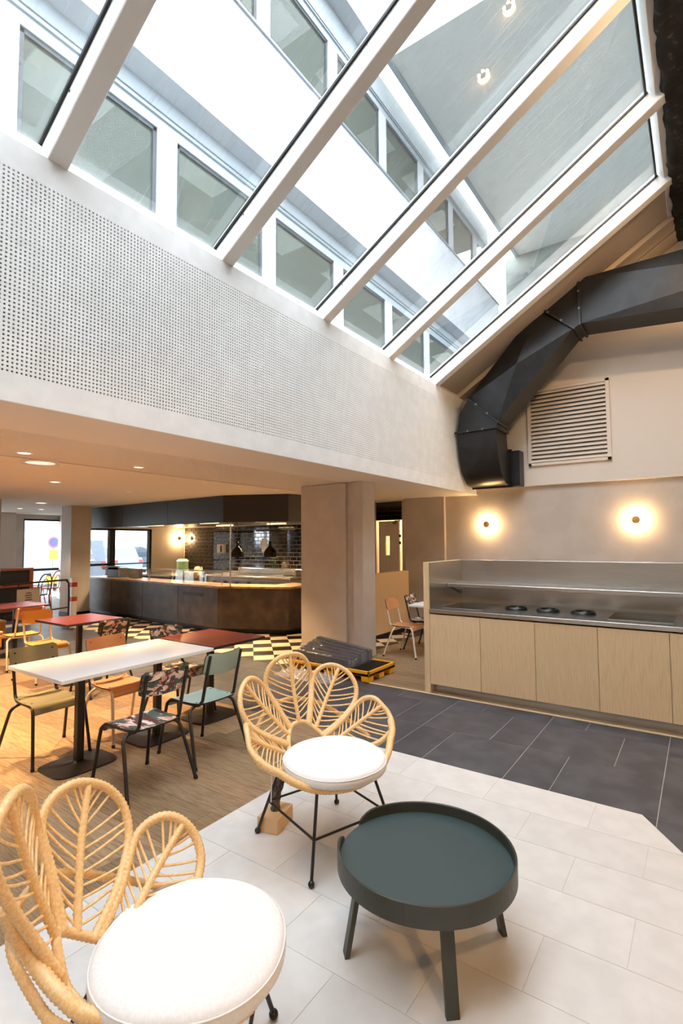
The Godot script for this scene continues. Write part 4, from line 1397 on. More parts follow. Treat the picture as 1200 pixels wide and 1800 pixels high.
func van() -> void:
	var t := thing("delivery_van", "grey delivery van with white lettering outside the kitchen window", "van", Vector3(-20.4, 0, -10.06), -PI / 2)
	var grey := mat(c8(104, 116, 130), 0.4)
	var b := MB.new()
	side_prism(b, [Vector2(-1.9, 0.35), Vector2(-1.95, 1.0), Vector2(-1.75, 1.78), Vector2(-1.6, 1.85), Vector2(1.2, 1.85), Vector2(1.9, 1.15), Vector2(2.6, 1.0), Vector2(2.7, 0.35)], -0.85, 0.85)
	part(b, "body", grey, t)
	for z in [-1.3, 1.7]:
		for s in [-0.78, 0.78]:
			part(wheel(MB.new(), Vector3(s, 0.32, z), 0.32), "wheel", M.foot, t)
	part(MB.new().span(Vector3(0.70, 0.75, -1.98), Vector3(0.86, 1.0, -1.88), 0.01), "tail_light", mat(c8(206, 50, 56), 0.3), t)
	part(MB.new().span(Vector3(-0.86, 0.75, -1.98), Vector3(-0.70, 1.0, -1.88), 0.01), "tail_light", mat(c8(206, 50, 56), 0.3), t)
	part(MB.new().prism(PackedVector3Array([Vector3(0.72, 1.02, -1.955), Vector3(0.85, 1.02, -1.955), Vector3(0.83, 1.6, -1.80), Vector3(0.74, 1.6, -1.80)]), Vector3(0, 0, -0.01)), "white_trim", M.white_bar, t)
	var tm := TextMesh.new()
	tm.text = "ESTRA"
	tm.font = SystemFont.new()
	tm.font.font_names = PackedStringArray(["Droid Sans"])
	tm.font_size = 48
	tm.pixel_size = 0.0060
	tm.depth = 0.01
	var l := put(tm, "lettering", M.white_bar, t)
	l.position = Vector3(0.02, 1.34, -1.885)
	l.rotation = Vector3(0.25, PI, 0)
	part(MB.new().span(Vector3(-0.4, 1.03, -1.965), Vector3(0.4, 1.08, -1.945)), "white_line", M.white_bar, t)

func car(called: String, at: Vector3, col: Color, label: String) -> void:
	var t := thing(called, label, "car", at, -PI / 2, "cars parked in the street")
	var b := MB.new()
	side_prism(b, [Vector2(-2.1, 0.3), Vector2(-2.15, 0.8), Vector2(-2.0, 0.95), Vector2(2.0, 0.9), Vector2(2.15, 0.6), Vector2(2.1, 0.3)], -0.8, 0.8)
	part(b, "body", mat(col, 0.35), t)
	b = MB.new()
	side_prism(b, [Vector2(-1.95, 0.94), Vector2(-1.6, 1.42), Vector2(-1.2, 1.5), Vector2(0.3, 1.48), Vector2(1.1, 0.92)], -0.7, 0.7)
	part(b, "cabin", mat(col.darkened(0.25), 0.2), t)
	for z in [-1.3, 1.3]:
		for s in [-0.72, 0.72]:
			part(wheel(MB.new(), Vector3(s, 0.31, z), 0.31), "wheel", M.foot, t)
	for s in [-0.68, 0.68]:
		part(MB.new().box(Vector3(s, 0.78, -2.12), Vector3(0.2, 0.16, 0.1), 0.01), "tail_light", mat(c8(206, 50, 56), 0.3), t)

# ---------------------------------------------------------------- service counter
func service_counter() -> void:
	var t := thing("service_counter", "oak fronted stainless steel self service counter by the back wall", "counter", Vector3(-2.57, 0, -5.275))
	var L := 3.5
	part(MB.new().span(Vector3(0, 0, -0.97), Vector3(0.068, 1.42, 0), 0.002), "end_panel", M.oak, t)
	part(MB.new().span(Vector3(0.068, 0.905, -0.93), Vector3(0.074, 1.418, -0.01)), "panel_lining", M.steel_rough, t)
	part(MB.new().span(Vector3(0.068, 0.09, -0.93), Vector3(L, 0.72, -0.022)), "carcass", M.oak_shade, t)
	part(MB.new().span(Vector3(0.068, 0.0, -0.9), Vector3(L, 0.092, -0.075)), "plinth", M.steel_rough, t)
	var xs := [0.070, 0.640, 1.190, 1.750, 2.31, 2.87, 3.43]
	for i in xs.size() - 1:
		part(MB.new().span(Vector3(xs[i] + 0.002, 0.094, -0.022), Vector3(xs[i + 1] - 0.002, 0.852, 0.0), 0.0015), "door", tinted(M.oak, [Color(1, 1, 1), Color(0.98, 0.975, 0.97), Color(0.96, 0.96, 0.955), Color(0.99, 0.985, 0.98)][i % 4], Vector3(0.31 * i, 0.17 * i, 0)), t)
	# worktop around the openings
	var w := MB.new()
	var y0 := 0.868
	var y1 := 0.909
	w.span(Vector3(0.068, y0, -0.17), Vector3(L, y1, 0.012), 0.002)
	w.span(Vector3(0.068, y0, -0.93), Vector3(L, y1, -0.74))
	w.span(Vector3(0.068, y0, -0.74), Vector3(0.13, y1, -0.17))
	w.span(Vector3(0.62, y0, -0.74), Vector3(1.80, y1, -0.17))
	w.span(Vector3(2.35, y0, -0.74), Vector3(L, y1, -0.17))
	part(w, "worktop", M.steel_rough, t)
	for e in [[0.13, 0.62], [1.80, 2.35]]:
		var g := MB.new()
		g.span(Vector3(e[0], 0.76, -0.74), Vector3(e[1], 0.775, -0.17))
		g.span(Vector3(e[0] - 0.004, 0.76, -0.74), Vector3(e[0], y0, -0.17))
		g.span(Vector3(e[1], 0.76, -0.74), Vector3(e[1] + 0.004, y0, -0.17))
		g.span(Vector3(e[0], 0.76, -0.745), Vector3(e[1], y0, -0.74))
		g.span(Vector3(e[0], 0.76, -0.17), Vector3(e[1], y0, -0.165))
		var bs := part(g, "sunken_basin", M.steel, t)
		g = MB.new()
		for q in [[Vector3(e[0], y1, -0.74), Vector3(e[1], y1 + 0.006, -0.728)], [Vector3(e[0], y1, -0.182), Vector3(e[1], y1 + 0.006, -0.17)], [Vector3(e[0], y1, -0.74), Vector3(e[0] + 0.012, y1 + 0.006, -0.17)], [Vector3(e[1] - 0.012, y1, -0.74), Vector3(e[1], y1 + 0.006, -0.17)]]:
			g.span(q[0], q[1])
		part(g, "basin_rim", M.steel, bs)
	for e in [0.89, 1.22, 1.56]:
		var ring := []
		for k in 9:
			var an := PI * k / 8.0
			ring.append(Vector2(0.092 + 0.026 * cos(an), 0.032 * sin(an)))
		var rr := part(MB.new().lathe(ring, 36, Vector3(e, y1, -0.44)), "waste_ring", M.black_metal, t)
		part(MB.new().lathe([Vector2(0.0, 0.002), Vector2(0.068, 0.002)], 36, Vector3(e, y1, -0.44)), "opening", M.void, rr)
	part(MB.new().span(Vector3(0.068, 0.905, -0.97), Vector3(L, 1.42, -0.93), 0.002), "splashback", M.steel_rough, t)
	part(MB.new().span(Vector3(0.068, 0.0, -0.97), Vector3(L, 0.87, -0.93)), "back_panel", M.oak_shade, t)
	part(MB.new().span(Vector3(0.075, 1.118, -0.93), Vector3(L, 1.158, -0.475), 0.003), "shelf", M.steel_rough, t)
	for x in [0.09, 3.4]:
		part(MB.new().prism(PackedVector3Array([Vector3(x, 1.118, -0.93), Vector3(x, 1.118, -0.55), Vector3(x, 1.0, -0.93)]), Vector3(0.004, 0, 0)), "bracket", M.steel, t)

# ---------------------------------------------------------------- tables and school chairs
func table(at: Vector3, size: Vector2, top: Material, edge: Material, label: String, feet: Array, group: String) -> void:
	var t := thing("dining_table", label, "table", at, 0.0, group)
	part(MB.new().span(Vector3(-size.x / 2, 0.716, -size.y / 2), Vector3(size.x / 2, 0.738, size.y / 2), 0.002), "edge_core", edge, t)
	part(MB.new().span(Vector3(-size.x / 2, 0.738, -size.y / 2), Vector3(size.x / 2, 0.742, size.y / 2), 0.001), "tabletop", top, t)
	for z in feet:
		var pl := PackedVector2Array()
		for k in 40:
			var an := TAU * k / 40.0
			var ca := cos(an)
			var sa := sin(an)
			pl.append(Vector2(0.19 * signf(ca) * pow(absf(ca), 0.42), 0.24 * signf(sa) * pow(absf(sa), 0.42) + z))
		part(MB.new().slab(pl, 0.0, 0.010), "base_plate", M.black_metal, t)
		var in2 := PackedVector3Array()
		var rows := []
		for s in [[1.0, 0.010], [0.97, 0.013], [0.5, 0.017], [0.2, 0.022], [0.12, 0.034]]:
			var row := PackedVector3Array()
			for k in 40:
				row.append(Vector3(pl[k].x * s[0], s[1], (pl[k].y - z) * s[0] + z))
			rows.append(row)
		part(MB.new().sheet(rows, true, Vector3.UP, true), "base_cover", M.black_metal, t)
		part(MB.new().span(Vector3(-0.028, 0.02, z - 0.028), Vector3(0.028, 0.716, z + 0.028), 0.005), "column", M.black_metal, t)
		part(MB.new().span(Vector3(-0.19, 0.700, z - 0.03), Vector3(0.19, 0.716, z + 0.03), 0.002), "top_bracket", M.black_metal, t)

func school_chair(label: String, seat_m: Material, back_m: Material, frame_m: Material, at: Vector3, turn: float, rivet: Material) -> Node3D:
	var t := thing("school_chair", label, "chair", at, turn, "school style dining chairs")
	# seat
	var prof := [Vector2(-0.20, 0.448), Vector2(-0.17, 0.444), Vector2(-0.10, 0.438), Vector2(0.0, 0.436), Vector2(0.08, 0.440), Vector2(0.125, 0.442), Vector2(0.155, 0.434), Vector2(0.176, 0.416), Vector2(0.184, 0.392), Vector2(0.185, 0.375)]
	var half := [0.150, 0.170, 0.180, 0.185, 0.188, 0.189, 0.189, 0.188, 0.186, 0.178]
	var nrm := []
	for i in prof.size():
		var d: Vector2 = prof[min(i + 1, prof.size() - 1)] - prof[max(i - 1, 0)]
		nrm.append(Vector2(-d.y, d.x).normalized())
	shell_part(t, "seat", prof, half, nrm, 0.011, 0.006, seat_m)
	# backrest
	var bp := []
	var bh := []
	var bn := []
	for i in 11:
		var y := 0.660 + 0.160 * i / 10.0
		bp.append(Vector2(-0.185 - 0.243 * (y - 0.45) + 0.022, y))
		var e: float = max(0.0, absf(y - 0.74) - 0.048) / 0.032
		bh.append(0.186 - 0.032 * (1.0 - sqrt(max(0.0, 1.0 - e * e))))
		bn.append(Vector2(1, 0.243).normalized())
	shell_part(t, "backrest", bp, bh, bn, 0.010, 0.030, back_m)
	for s in [-1.0, 1.0]:
		part(MB.new().tube(smooth_path([Vector3(s * 0.215, 0.012, 0.250), Vector3(s * 0.196, 0.34, 0.195), Vector3(s * 0.190, 0.405, 0.172), Vector3(s * 0.176, 0.423, 0.115), Vector3(s * 0.164, 0.423, -0.10), Vector3(s * 0.160, 0.425, -0.150), Vector3(s * 0.157, 0.462, -0.192)], 5), 0.0125, 8), "leg", frame_m, t)
		part(MB.new().tube(PackedVector3Array([Vector3(s * 0.157, 0.458, -0.190), Vector3(s * 0.156, 0.62, -0.227), Vector3(s * 0.155, 0.806, -0.272)]), 0.0125, 8), "back_post", frame_m, t)
		part(MB.new().tube(smooth_path([Vector3(s * 0.262, 0.012, -0.245), Vector3(s * 0.228, 0.30, -0.145), Vector3(s * 0.214, 0.375, -0.115), Vector3(s * 0.165, 0.408, -0.102), Vector3(s * 0.10, 0.410, -0.10)], 5), 0.0125, 8), "leg", frame_m, t)
		part(MB.new().rod(Vector3(s * 0.2155, 0.0, 0.2515), Vector3(s * 0.2145, 0.022, 0.248), 0.0145), "rubber_foot", M.foot, t)
		part(MB.new().rod(Vector3(s * 0.2635, 0.0, -0.2495), Vector3(s * 0.261, 0.022, -0.242), 0.0145), "rubber_foot", M.foot, t)
		for y in [0.70, 0.78]:
			part(MB.new().lathe([Vector2(0, 0.004), Vector2(0.006, 0.003), Vector2(0.008, 0)], 10, Vector3(s * 0.145, y, -0.185 - 0.243 * (y - 0.45) + 0.028 - 0.030 * 0.25), Basis(Vector3(1, 0, 0), 1.33)), "rivet", rivet, t)
		for z in [-0.12, 0.08]:
			part(MB.new().lathe([Vector2(0, 0.003), Vector2(0.006, 0.002), Vector2(0.008, 0)], 10, Vector3(s * 0.155, 0.4405 if z < 0 else 0.442, z)), "rivet", rivet, t)
	part(MB.new().rod(Vector3(-0.11, 0.410, -0.10), Vector3(0.11, 0.410, -0.10), 0.0125), "crossbar", frame_m, t)
	return t

# a bent board: rows of (z, y) with half widths, thickness th, curved across by dip
func shell_part(t: Node3D, called: String, prof: Array, half: Array, nrm: Array, th: float, dip: float, m: Material) -> void:
	var top := []
	var bot := []
	for i in prof.size():
		var a := PackedVector3Array()
		var c := PackedVector3Array()
		for j in 11:
			var u := -1.0 + 0.2 * j
			var d := -dip * (1.0 - u * u)
			var p := Vector3(u * half[i], prof[i].y + nrm[i].y * d, prof[i].x + nrm[i].x * d)
			a.append(p)
			c.append(p - Vector3(0, nrm[i].y, nrm[i].x) * th)
		top.append(a)
		bot.append(c)
	var b := MB.new()
	b.sheet(top, false, V3, true)
	b.sheet(bot, false, V3, false)
	var o := part(b, called, m, t)
	var e := MB.new()
	var nr := prof.size()
	for i in nr - 1:
		for j in [0, 10]:
			e.face([top[i][j], top[i + 1][j], bot[i + 1][j], bot[i][j]], Vector3(-1 if j == 0 else 1, 0, 0))
	for j in 10:
		e.face([top[0][j], top[0][j + 1], bot[0][j + 1], bot[0][j]], top[0][j] - top[1][j])
		e.face([top[nr - 1][j], top[nr - 1][j + 1], bot[nr - 1][j + 1], bot[nr - 1][j]], top[nr - 1][j] - top[nr - 2][j])
	part(e, "edge", M.black, o)

func tables_and_chairs() -> void:
	table(Vector3(-3.905, 0, -2.435), Vector2(0.785, 1.30), M.white_top, M.white_top, "long white dining table in front with black pedestal feet", [0.31, -0.37], "pedestal dining tables")
	table(Vector3(-3.93, 0, -3.43), Vector2(0.785, 0.645), M.red_top, M.black, "dark red square table pushed against the white table", [0.02], "pedestal dining tables")
	table(Vector3(-6.26, 0, -3.38), Vector2(0.74, 0.69), M.red_top, M.black, "dark red square table standing alone in the middle distance", [-0.0], "pedestal dining tables")
	table(Vector3(-8.53, 0, -3.62), Vector2(0.74, 0.66), M.red_top, M.black, "dark red table at the left edge of the picture", [-0.0], "pedestal dining tables")
	table(Vector3(-3.12, 0, -7.17), Vector2(0.80, 0.92), M.white_top, M.white_top, "white table half hidden behind the service counter", [0.0], "pedestal dining tables")
	var q := PI / 2
	var olive := mat(c8(132, 124, 92), 0.34)
	var peach := mat(c8(200, 136, 88), 0.36)
	var mint := mat(c8(150, 172, 164), 0.34)
	var amber := mat(c8(226, 160, 76), 0.36)
	var rust := mat(c8(190, 110, 62), 0.4)
	school_chair("olive green school chair with black legs at the white table", olive, olive, M.black_metal, Vector3(-4.30, 0, -2.08), q, M.black_metal)
	school_chair("peach school chair with cream legs behind the white table", peach, peach, M.cream_metal, Vector3(-4.22, 0, -2.66), q, M.chrome)
	school_chair("jungle print school chair nearest the viewer, at the white table", M.camo, M.camo, M.black_metal, Vector3(-3.225, 0, -2.20), -q, M.black_metal)
	school_chair("mint green school chair with black legs, right of the near patterned chair", mint, mint, M.black_metal, Vector3(-3.32, 0, -2.80), -q, M.black_metal)
	school_chair("jungle print school chair tucked at the far side of the joined red table", M.camo, M.camo, M.black_metal, Vector3(-4.22, 0, -3.30), q, M.black_metal)
	school_chair("jungle print school chair with its back turned, at the lone red table", M.camo, M.camo, M.black_metal, Vector3(-5.62, 0, -3.30), -q, M.black_metal)
	school_chair("amber yellow school chair with cream legs facing the lone red table", amber, amber, M.cream_metal, Vector3(-6.70, 0, -3.20), q, M.chrome)
	school_chair("rust orange school chair with cream legs at the leftmost red table", amber, rust, M.cream_metal, Vector3(-7.66, 0, -3.33), -q, M.chrome)
	school_chair("peach school chair with cream legs behind the end of the service counter", peach, peach, M.cream_metal, Vector3(-3.60, 0, -6.82), q, M.chrome)
	school_chair("jungle print school chair behind the service counter", M.camo, M.camo, M.black_metal, Vector3(-3.58, 0, -7.40), q, M.black_metal)
	for e in [[Vector3(-9.25, 0, -3.42), "wooden box bench under the leftmost red table"], [Vector3(-8.16, 0, -2.93), "wooden box bench at the very left edge of the picture"]]:
		var t := thing("box_bench", e[1], "bench", e[0], 0.0, "wooden box benches")
		part(MB.new().span(Vector3(-0.2, 0.43, -0.3), Vector3(0.2, 0.455, 0.3), 0.004), "seat", M.oak, t)
		part(MB.new().span(Vector3(-0.19, 0.24, -0.29), Vector3(0.19, 0.43, 0.29), 0.004), "apron", tinted(M.oak, c8(226, 178, 120)), t)
		for x in [-0.16, 0.16]:
			for z in [-0.26, 0.26]:
				part(MB.new().span(Vector3(x - 0.02, 0, z - 0.02), Vector3(x + 0.02, 0.25, z + 0.02), 0.003), "leg", M.black, t)

func back_corner() -> void:
	var t := thing("half_wall", "brown wood half height partition near the service door", "partition", Vector3(-4.66, 0, -8.19))
	part(MB.new().span(Vector3(-0.06, 0.06, -0.63), Vector3(0.06, 1.085, 0.64), 0.002), "panel", M.oak_shade, t)
	part(MB.new().span(Vector3(-0.065, 1.085, -0.635), Vector3(0.065, 1.103, 0.645), 0.002), "cap", M.oak_shade, t)
	part(MB.new().span(Vector3(-0.055, 0.0, -0.63), Vector3(0.055, 0.06, 0.64)), "baseboard", M.black, t)

# ---------------------------------------------------------------- pallet with wrapped bundle
func pallet() -> void:
	var t := thing("plastic_pallet", "yellow plastic pallet with black grating by the pier", "pallet", Vector3(-3.25, 0, -5.20))
	var b := MB.new()
	b.span(Vector3(-1.22, 0.075, -0.62), Vector3(0.0, 0.10, 0.0))
	for e in [[Vector3(-1.22, 0.07, -0.025), Vector3(0, 0.135, 0)], [Vector3(-1.22, 0.07, -0.62), Vector3(0, 0.135, -0.595)], [Vector3(-1.22, 0.07, -0.62), Vector3(-1.195, 0.135, 0)], [Vector3(-0.025, 0.07, -0.62), Vector3(0, 0.135, 0)]]:
		b.span(e[0], e[1], 0.004)
	part(b, "tray", M.yellow, t)
	for x in [-1.17, -0.61, -0.06]:
		for z in [-0.56, -0.31, -0.06]:
			part(MB.new().box(Vector3(x, 0.037, z), Vector3(0.115, 0.074, 0.115), 0.012), "foot_block", M.yellow, t)
	var bar := MB.new().box(V3, Vector3(0.012, 0.02, 0.56)).mesh()
	for k in 40:
		put(bar, "grating_bar", M.black, t, Vector3(-1.18 + k * 0.0295, 0.118, -0.31))
	# wrapped bundle
	var w := thing("wrapped_bundle", "dark slatted bundle in clear stretch film lying on the yellow pallet", "bundle", Vector3(-3.25, 0, -5.20))
	var dark := textured(noise_tex(0.05, [c8(18, 19, 22), c8(30, 31, 35), c8(46, 48, 53)], [0.3, 0.55, 0.85], 97, 4), Vector3(0.7, 1, 3), 0.4)
	for k in 6:
		var p := PackedVector3Array([Vector3(-1.16, 0.14, -0.05 - k * 0.09), Vector3(-0.34 + 0.03 * (k % 2), 0.14, -0.05 - k * 0.09), Vector3(-0.34 + 0.03 * (k % 2), 0.205 + k * 0.011, -0.05 - k * 0.09), Vector3(-1.16, 0.24 + k * 0.022, -0.05 - k * 0.09)])
		part(MB.new().prism(p, Vector3(0, 0, -0.085)), "dark_slat", dark, w)
	var film_m := mat(Color(0.92, 0.95, 1.0, 0.05), 0.1)
	film_m.transparency = BaseMaterial3D.TRANSPARENCY_ALPHA
	var nz := FastNoiseLite.new()
	nz.seed = 17
	nz.frequency = 3.0
	nz.fractal_octaves = 4
	var rows := []
	for i in 36:
		var row := PackedVector3Array()
		for j in 44:
			var x := -1.19 + 0.92 * j / 43.0
			var z := -0.02 - 0.60 * i / 35.0
			var fx := clampf((-x - 0.33) / 0.85, 0, 1)
			var top := lerpf(0.222, 0.258, fx) + clampf((-z - 0.05) / 0.5, 0, 1) * lerpf(0.06, 0.12, fx)
			var edge := clampf(minf(minf(x + 1.19, -0.27 - x), minf(-0.02 - z, z + 0.62)) / 0.05, 0, 1)
			var y := lerpf(0.137, top, sqrt(edge)) + edge * (0.012 * nz.get_noise_2d(x * 3.0 + z * 1.2, z * 6.0) + 0.012 * maxf(0.0, nz.get_noise_2d(x * 7.0, z * 7.0 + 9.0)))
			row.append(Vector3(x, y, z))
		rows.append(row)
	part(MB.new().sheet(rows, false, Vector3.UP), "stretch_film", film_m, w)
	# crumpled clear bag in front
	var g := thing("crumpled_plastic", "crumpled clear plastic lying before the yellow pallet", "plastic bag", Vector3(-4.15, 0, -5.02))
	rows = []
	for i in 26:
		var row := PackedVector3Array()
		for j in 40:
			var x := -0.32 + 0.85 * j / 39.0
			var z := -0.14 + 0.28 * i / 25.0
			var e := clampf(minf(minf(x + 0.32, 0.53 - x) / 0.1, minf(z + 0.14, 0.14 - z) / 0.05), 0, 1)
			row.append(Vector3(x, 0.004 + e * (0.05 + 0.07 * nz.get_noise_2d(x * 5.0, z * 7.0 + 3.0)), z))
		rows.append(row)
	var bag := mat(Color(0.9, 0.88, 0.87, 0.25), 0.15)
	bag.transparency = BaseMaterial3D.TRANSPARENCY_ALPHA
	part(MB.new().sheet(rows, false, Vector3.UP), "sheet", bag, g)

# ---------------------------------------------------------------- round tray table
func coffee_table() -> void:
	var t := thing("coffee_table", "round dark petrol green coffee table with raised rim", "table", Vector3(-0.993, 0, -2.015))
	var R := 0.365
	part(MB.new().lathe([Vector2(0, 0.345), Vector2(R - 0.008, 0.345), Vector2(R - 0.008, 0.318), Vector2(0, 0.318)], 72), "tray", M.petrol, t)
	# rim with an open slot
	var rows := []
	var a0 := deg_to_rad(188.0)
	var a1 := deg_to_rad(525.0)
	for k in 91:
		var an := lerpf(a0, a1, k / 90.0)
		var o := Vector3(cos(an), 0, sin(an))
		var tip: float = min(k, 90 - k)
		var top := 0.392 - (0.03 * pow(1.0 - tip / 4.0, 2.0) if tip < 4 else 0.0)
		rows.append(PackedVector3Array([o * R + Vector3(0, 0.312, 0), o * R + Vector3(0, top - 0.003, 0), o * (R - 0.003) + Vector3(0, top, 0), o * (R - 0.007) + Vector3(0, top, 0), o * (R - 0.010) + Vector3(0, top - 0.003, 0), o * (R - 0.010) + Vector3(0, 0.312, 0)]))
	var rim := MB.new()
	for k in 90:
		for j in 6:
			var p: PackedVector3Array = rows[k]
			var q: PackedVector3Array = rows[k + 1]
			var j2 := (j + 1) % 6
			var c := (p[0] + p[5] + p[2]) / 3.0
			rim.face([p[j], p[j2], q[j2], q[j]], (p[j] + p[j2]) * 0.5 - c)
	for k in [0, 90]:
		rim.face(Array(rows[k]), rows[k][0] - rows[45][0])
	part(rim, "rim", M.petrol_rim, t)
	for an in [49.0, 135.5, 229.0, 315.5]:
		var a := deg_to_rad(an)
		var o := Vector3(cos(a), 0, sin(a))
		var s := Vector3(-sin(a), 0, cos(a))
		var b := MB.new()
		var bt := o * 0.345
		var tp := o * 0.285 + Vector3(0, 0.318, 0)
		b.prism(PackedVector3Array([bt - s * 0.024, bt + s * 0.024, tp + s * 0.024, tp - s * 0.024]), -o * 0.02)
		part(b, "leg", M.petrol_rim, t)

# ---------------------------------------------------------------- rattan petal chairs
func wrapped(b: MB, ctrl: Array, r: float, per := 8, step := 0.0065, sides := 8) -> MB:
	var p := resample(smooth_path(ctrl, per), step)
	var rad := PackedFloat32Array()
	for i in p.size():
		rad.append(r * (1.0 + (0.10 if i % 2 == 0 else -0.09)))
	return b.tube(p, rad, sides)

func L3(s: float, back: float, h: float) -> Vector3:
	return Vector3(s, h, -back)

func petal_set(both: bool) -> Array:
	# each: base left, edge left, tip, edge right, base right, foot of the midrib
	var defs := []
	if both:
		defs.append([L3(-0.06, 0.267, 0.545), [L3(-0.115, 0.33, 0.66), L3(-0.160, 0.395, 0.775), L3(-0.142, 0.405, 0.87), L3(-0.08, 0.395, 0.932)], L3(0, 0.385, 0.95), [L3(0.08, 0.395, 0.932), L3(0.142, 0.405, 0.87), L3(0.160, 0.395, 0.775), L3(0.115, 0.33, 0.66)], L3(0.06, 0.267, 0.545), L3(0, 0.275, 0.563)])
	else:
		defs.append([L3(-0.03, 0.217, 0.50), [L3(-0.045, 0.28, 0.60), L3(-0.085, 0.325, 0.72), L3(-0.11, 0.35, 0.82), L3(-0.085, 0.37, 0.90)], L3(-0.01, 0.38, 0.945), [L3(0.08, 0.395, 0.932), L3(0.142, 0.405, 0.87), L3(0.160, 0.395, 0.775), L3(0.115, 0.33, 0.66)], L3(0.06, 0.267, 0.545), L3(0.032, 0.262, 0.548)])
	for s in ([-1.0, 1.0] if both else [1.0]):
		var f := func(a: float, b: float, h: float) -> Vector3: return L3(a * s, b, h)
		defs.append([f.call(0.068, 0.262, 0.543), [f.call(0.122, 0.325, 0.66), f.call(0.172, 0.390, 0.77), f.call(0.225, 0.395, 0.825), f.call(0.285, 0.365, 0.848)], f.call(0.338, 0.325, 0.835), [f.call(0.385, 0.275, 0.79), f.call(0.398, 0.225, 0.715), f.call(0.352, 0.192, 0.63), f.call(0.235, 0.180, 0.55)], f.call(0.119, 0.196, 0.486), f.call(0.095, 0.235, 0.52)])
		defs.append([f.call(0.123, 0.186, 0.480), [f.call(0.240, 0.170, 0.545), f.call(0.360, 0.176, 0.625), f.call(0.408, 0.140, 0.665), f.call(0.436, 0.085, 0.672)], f.call(0.452, 0.030, 0.640), ([f.call(0.462, -0.022, 0.598), f.call(0.432, -0.085, 0.540), f.call(0.345, -0.065, 0.468), f.call(0.25, 0.02, 0.432)] if both else [f.call(0.452, -0.015, 0.582), f.call(0.418, -0.04, 0.518), f.call(0.33, -0.03, 0.455), f.call(0.25, 0.02, 0.432)]), f.call(0.158, 0.080, 0.425), f.call(0.145, 0.13, 0.45)])
	return defs

func mirrored(half: Array, mid: Vector3) -> Array:
	var out := []
	for e in half:
		out.append(Vector3(-e.x, e.y, e.z))
	out.append(mid)
	for k in half.size():
		out.append(half[half.size() - 1 - k])
	return out

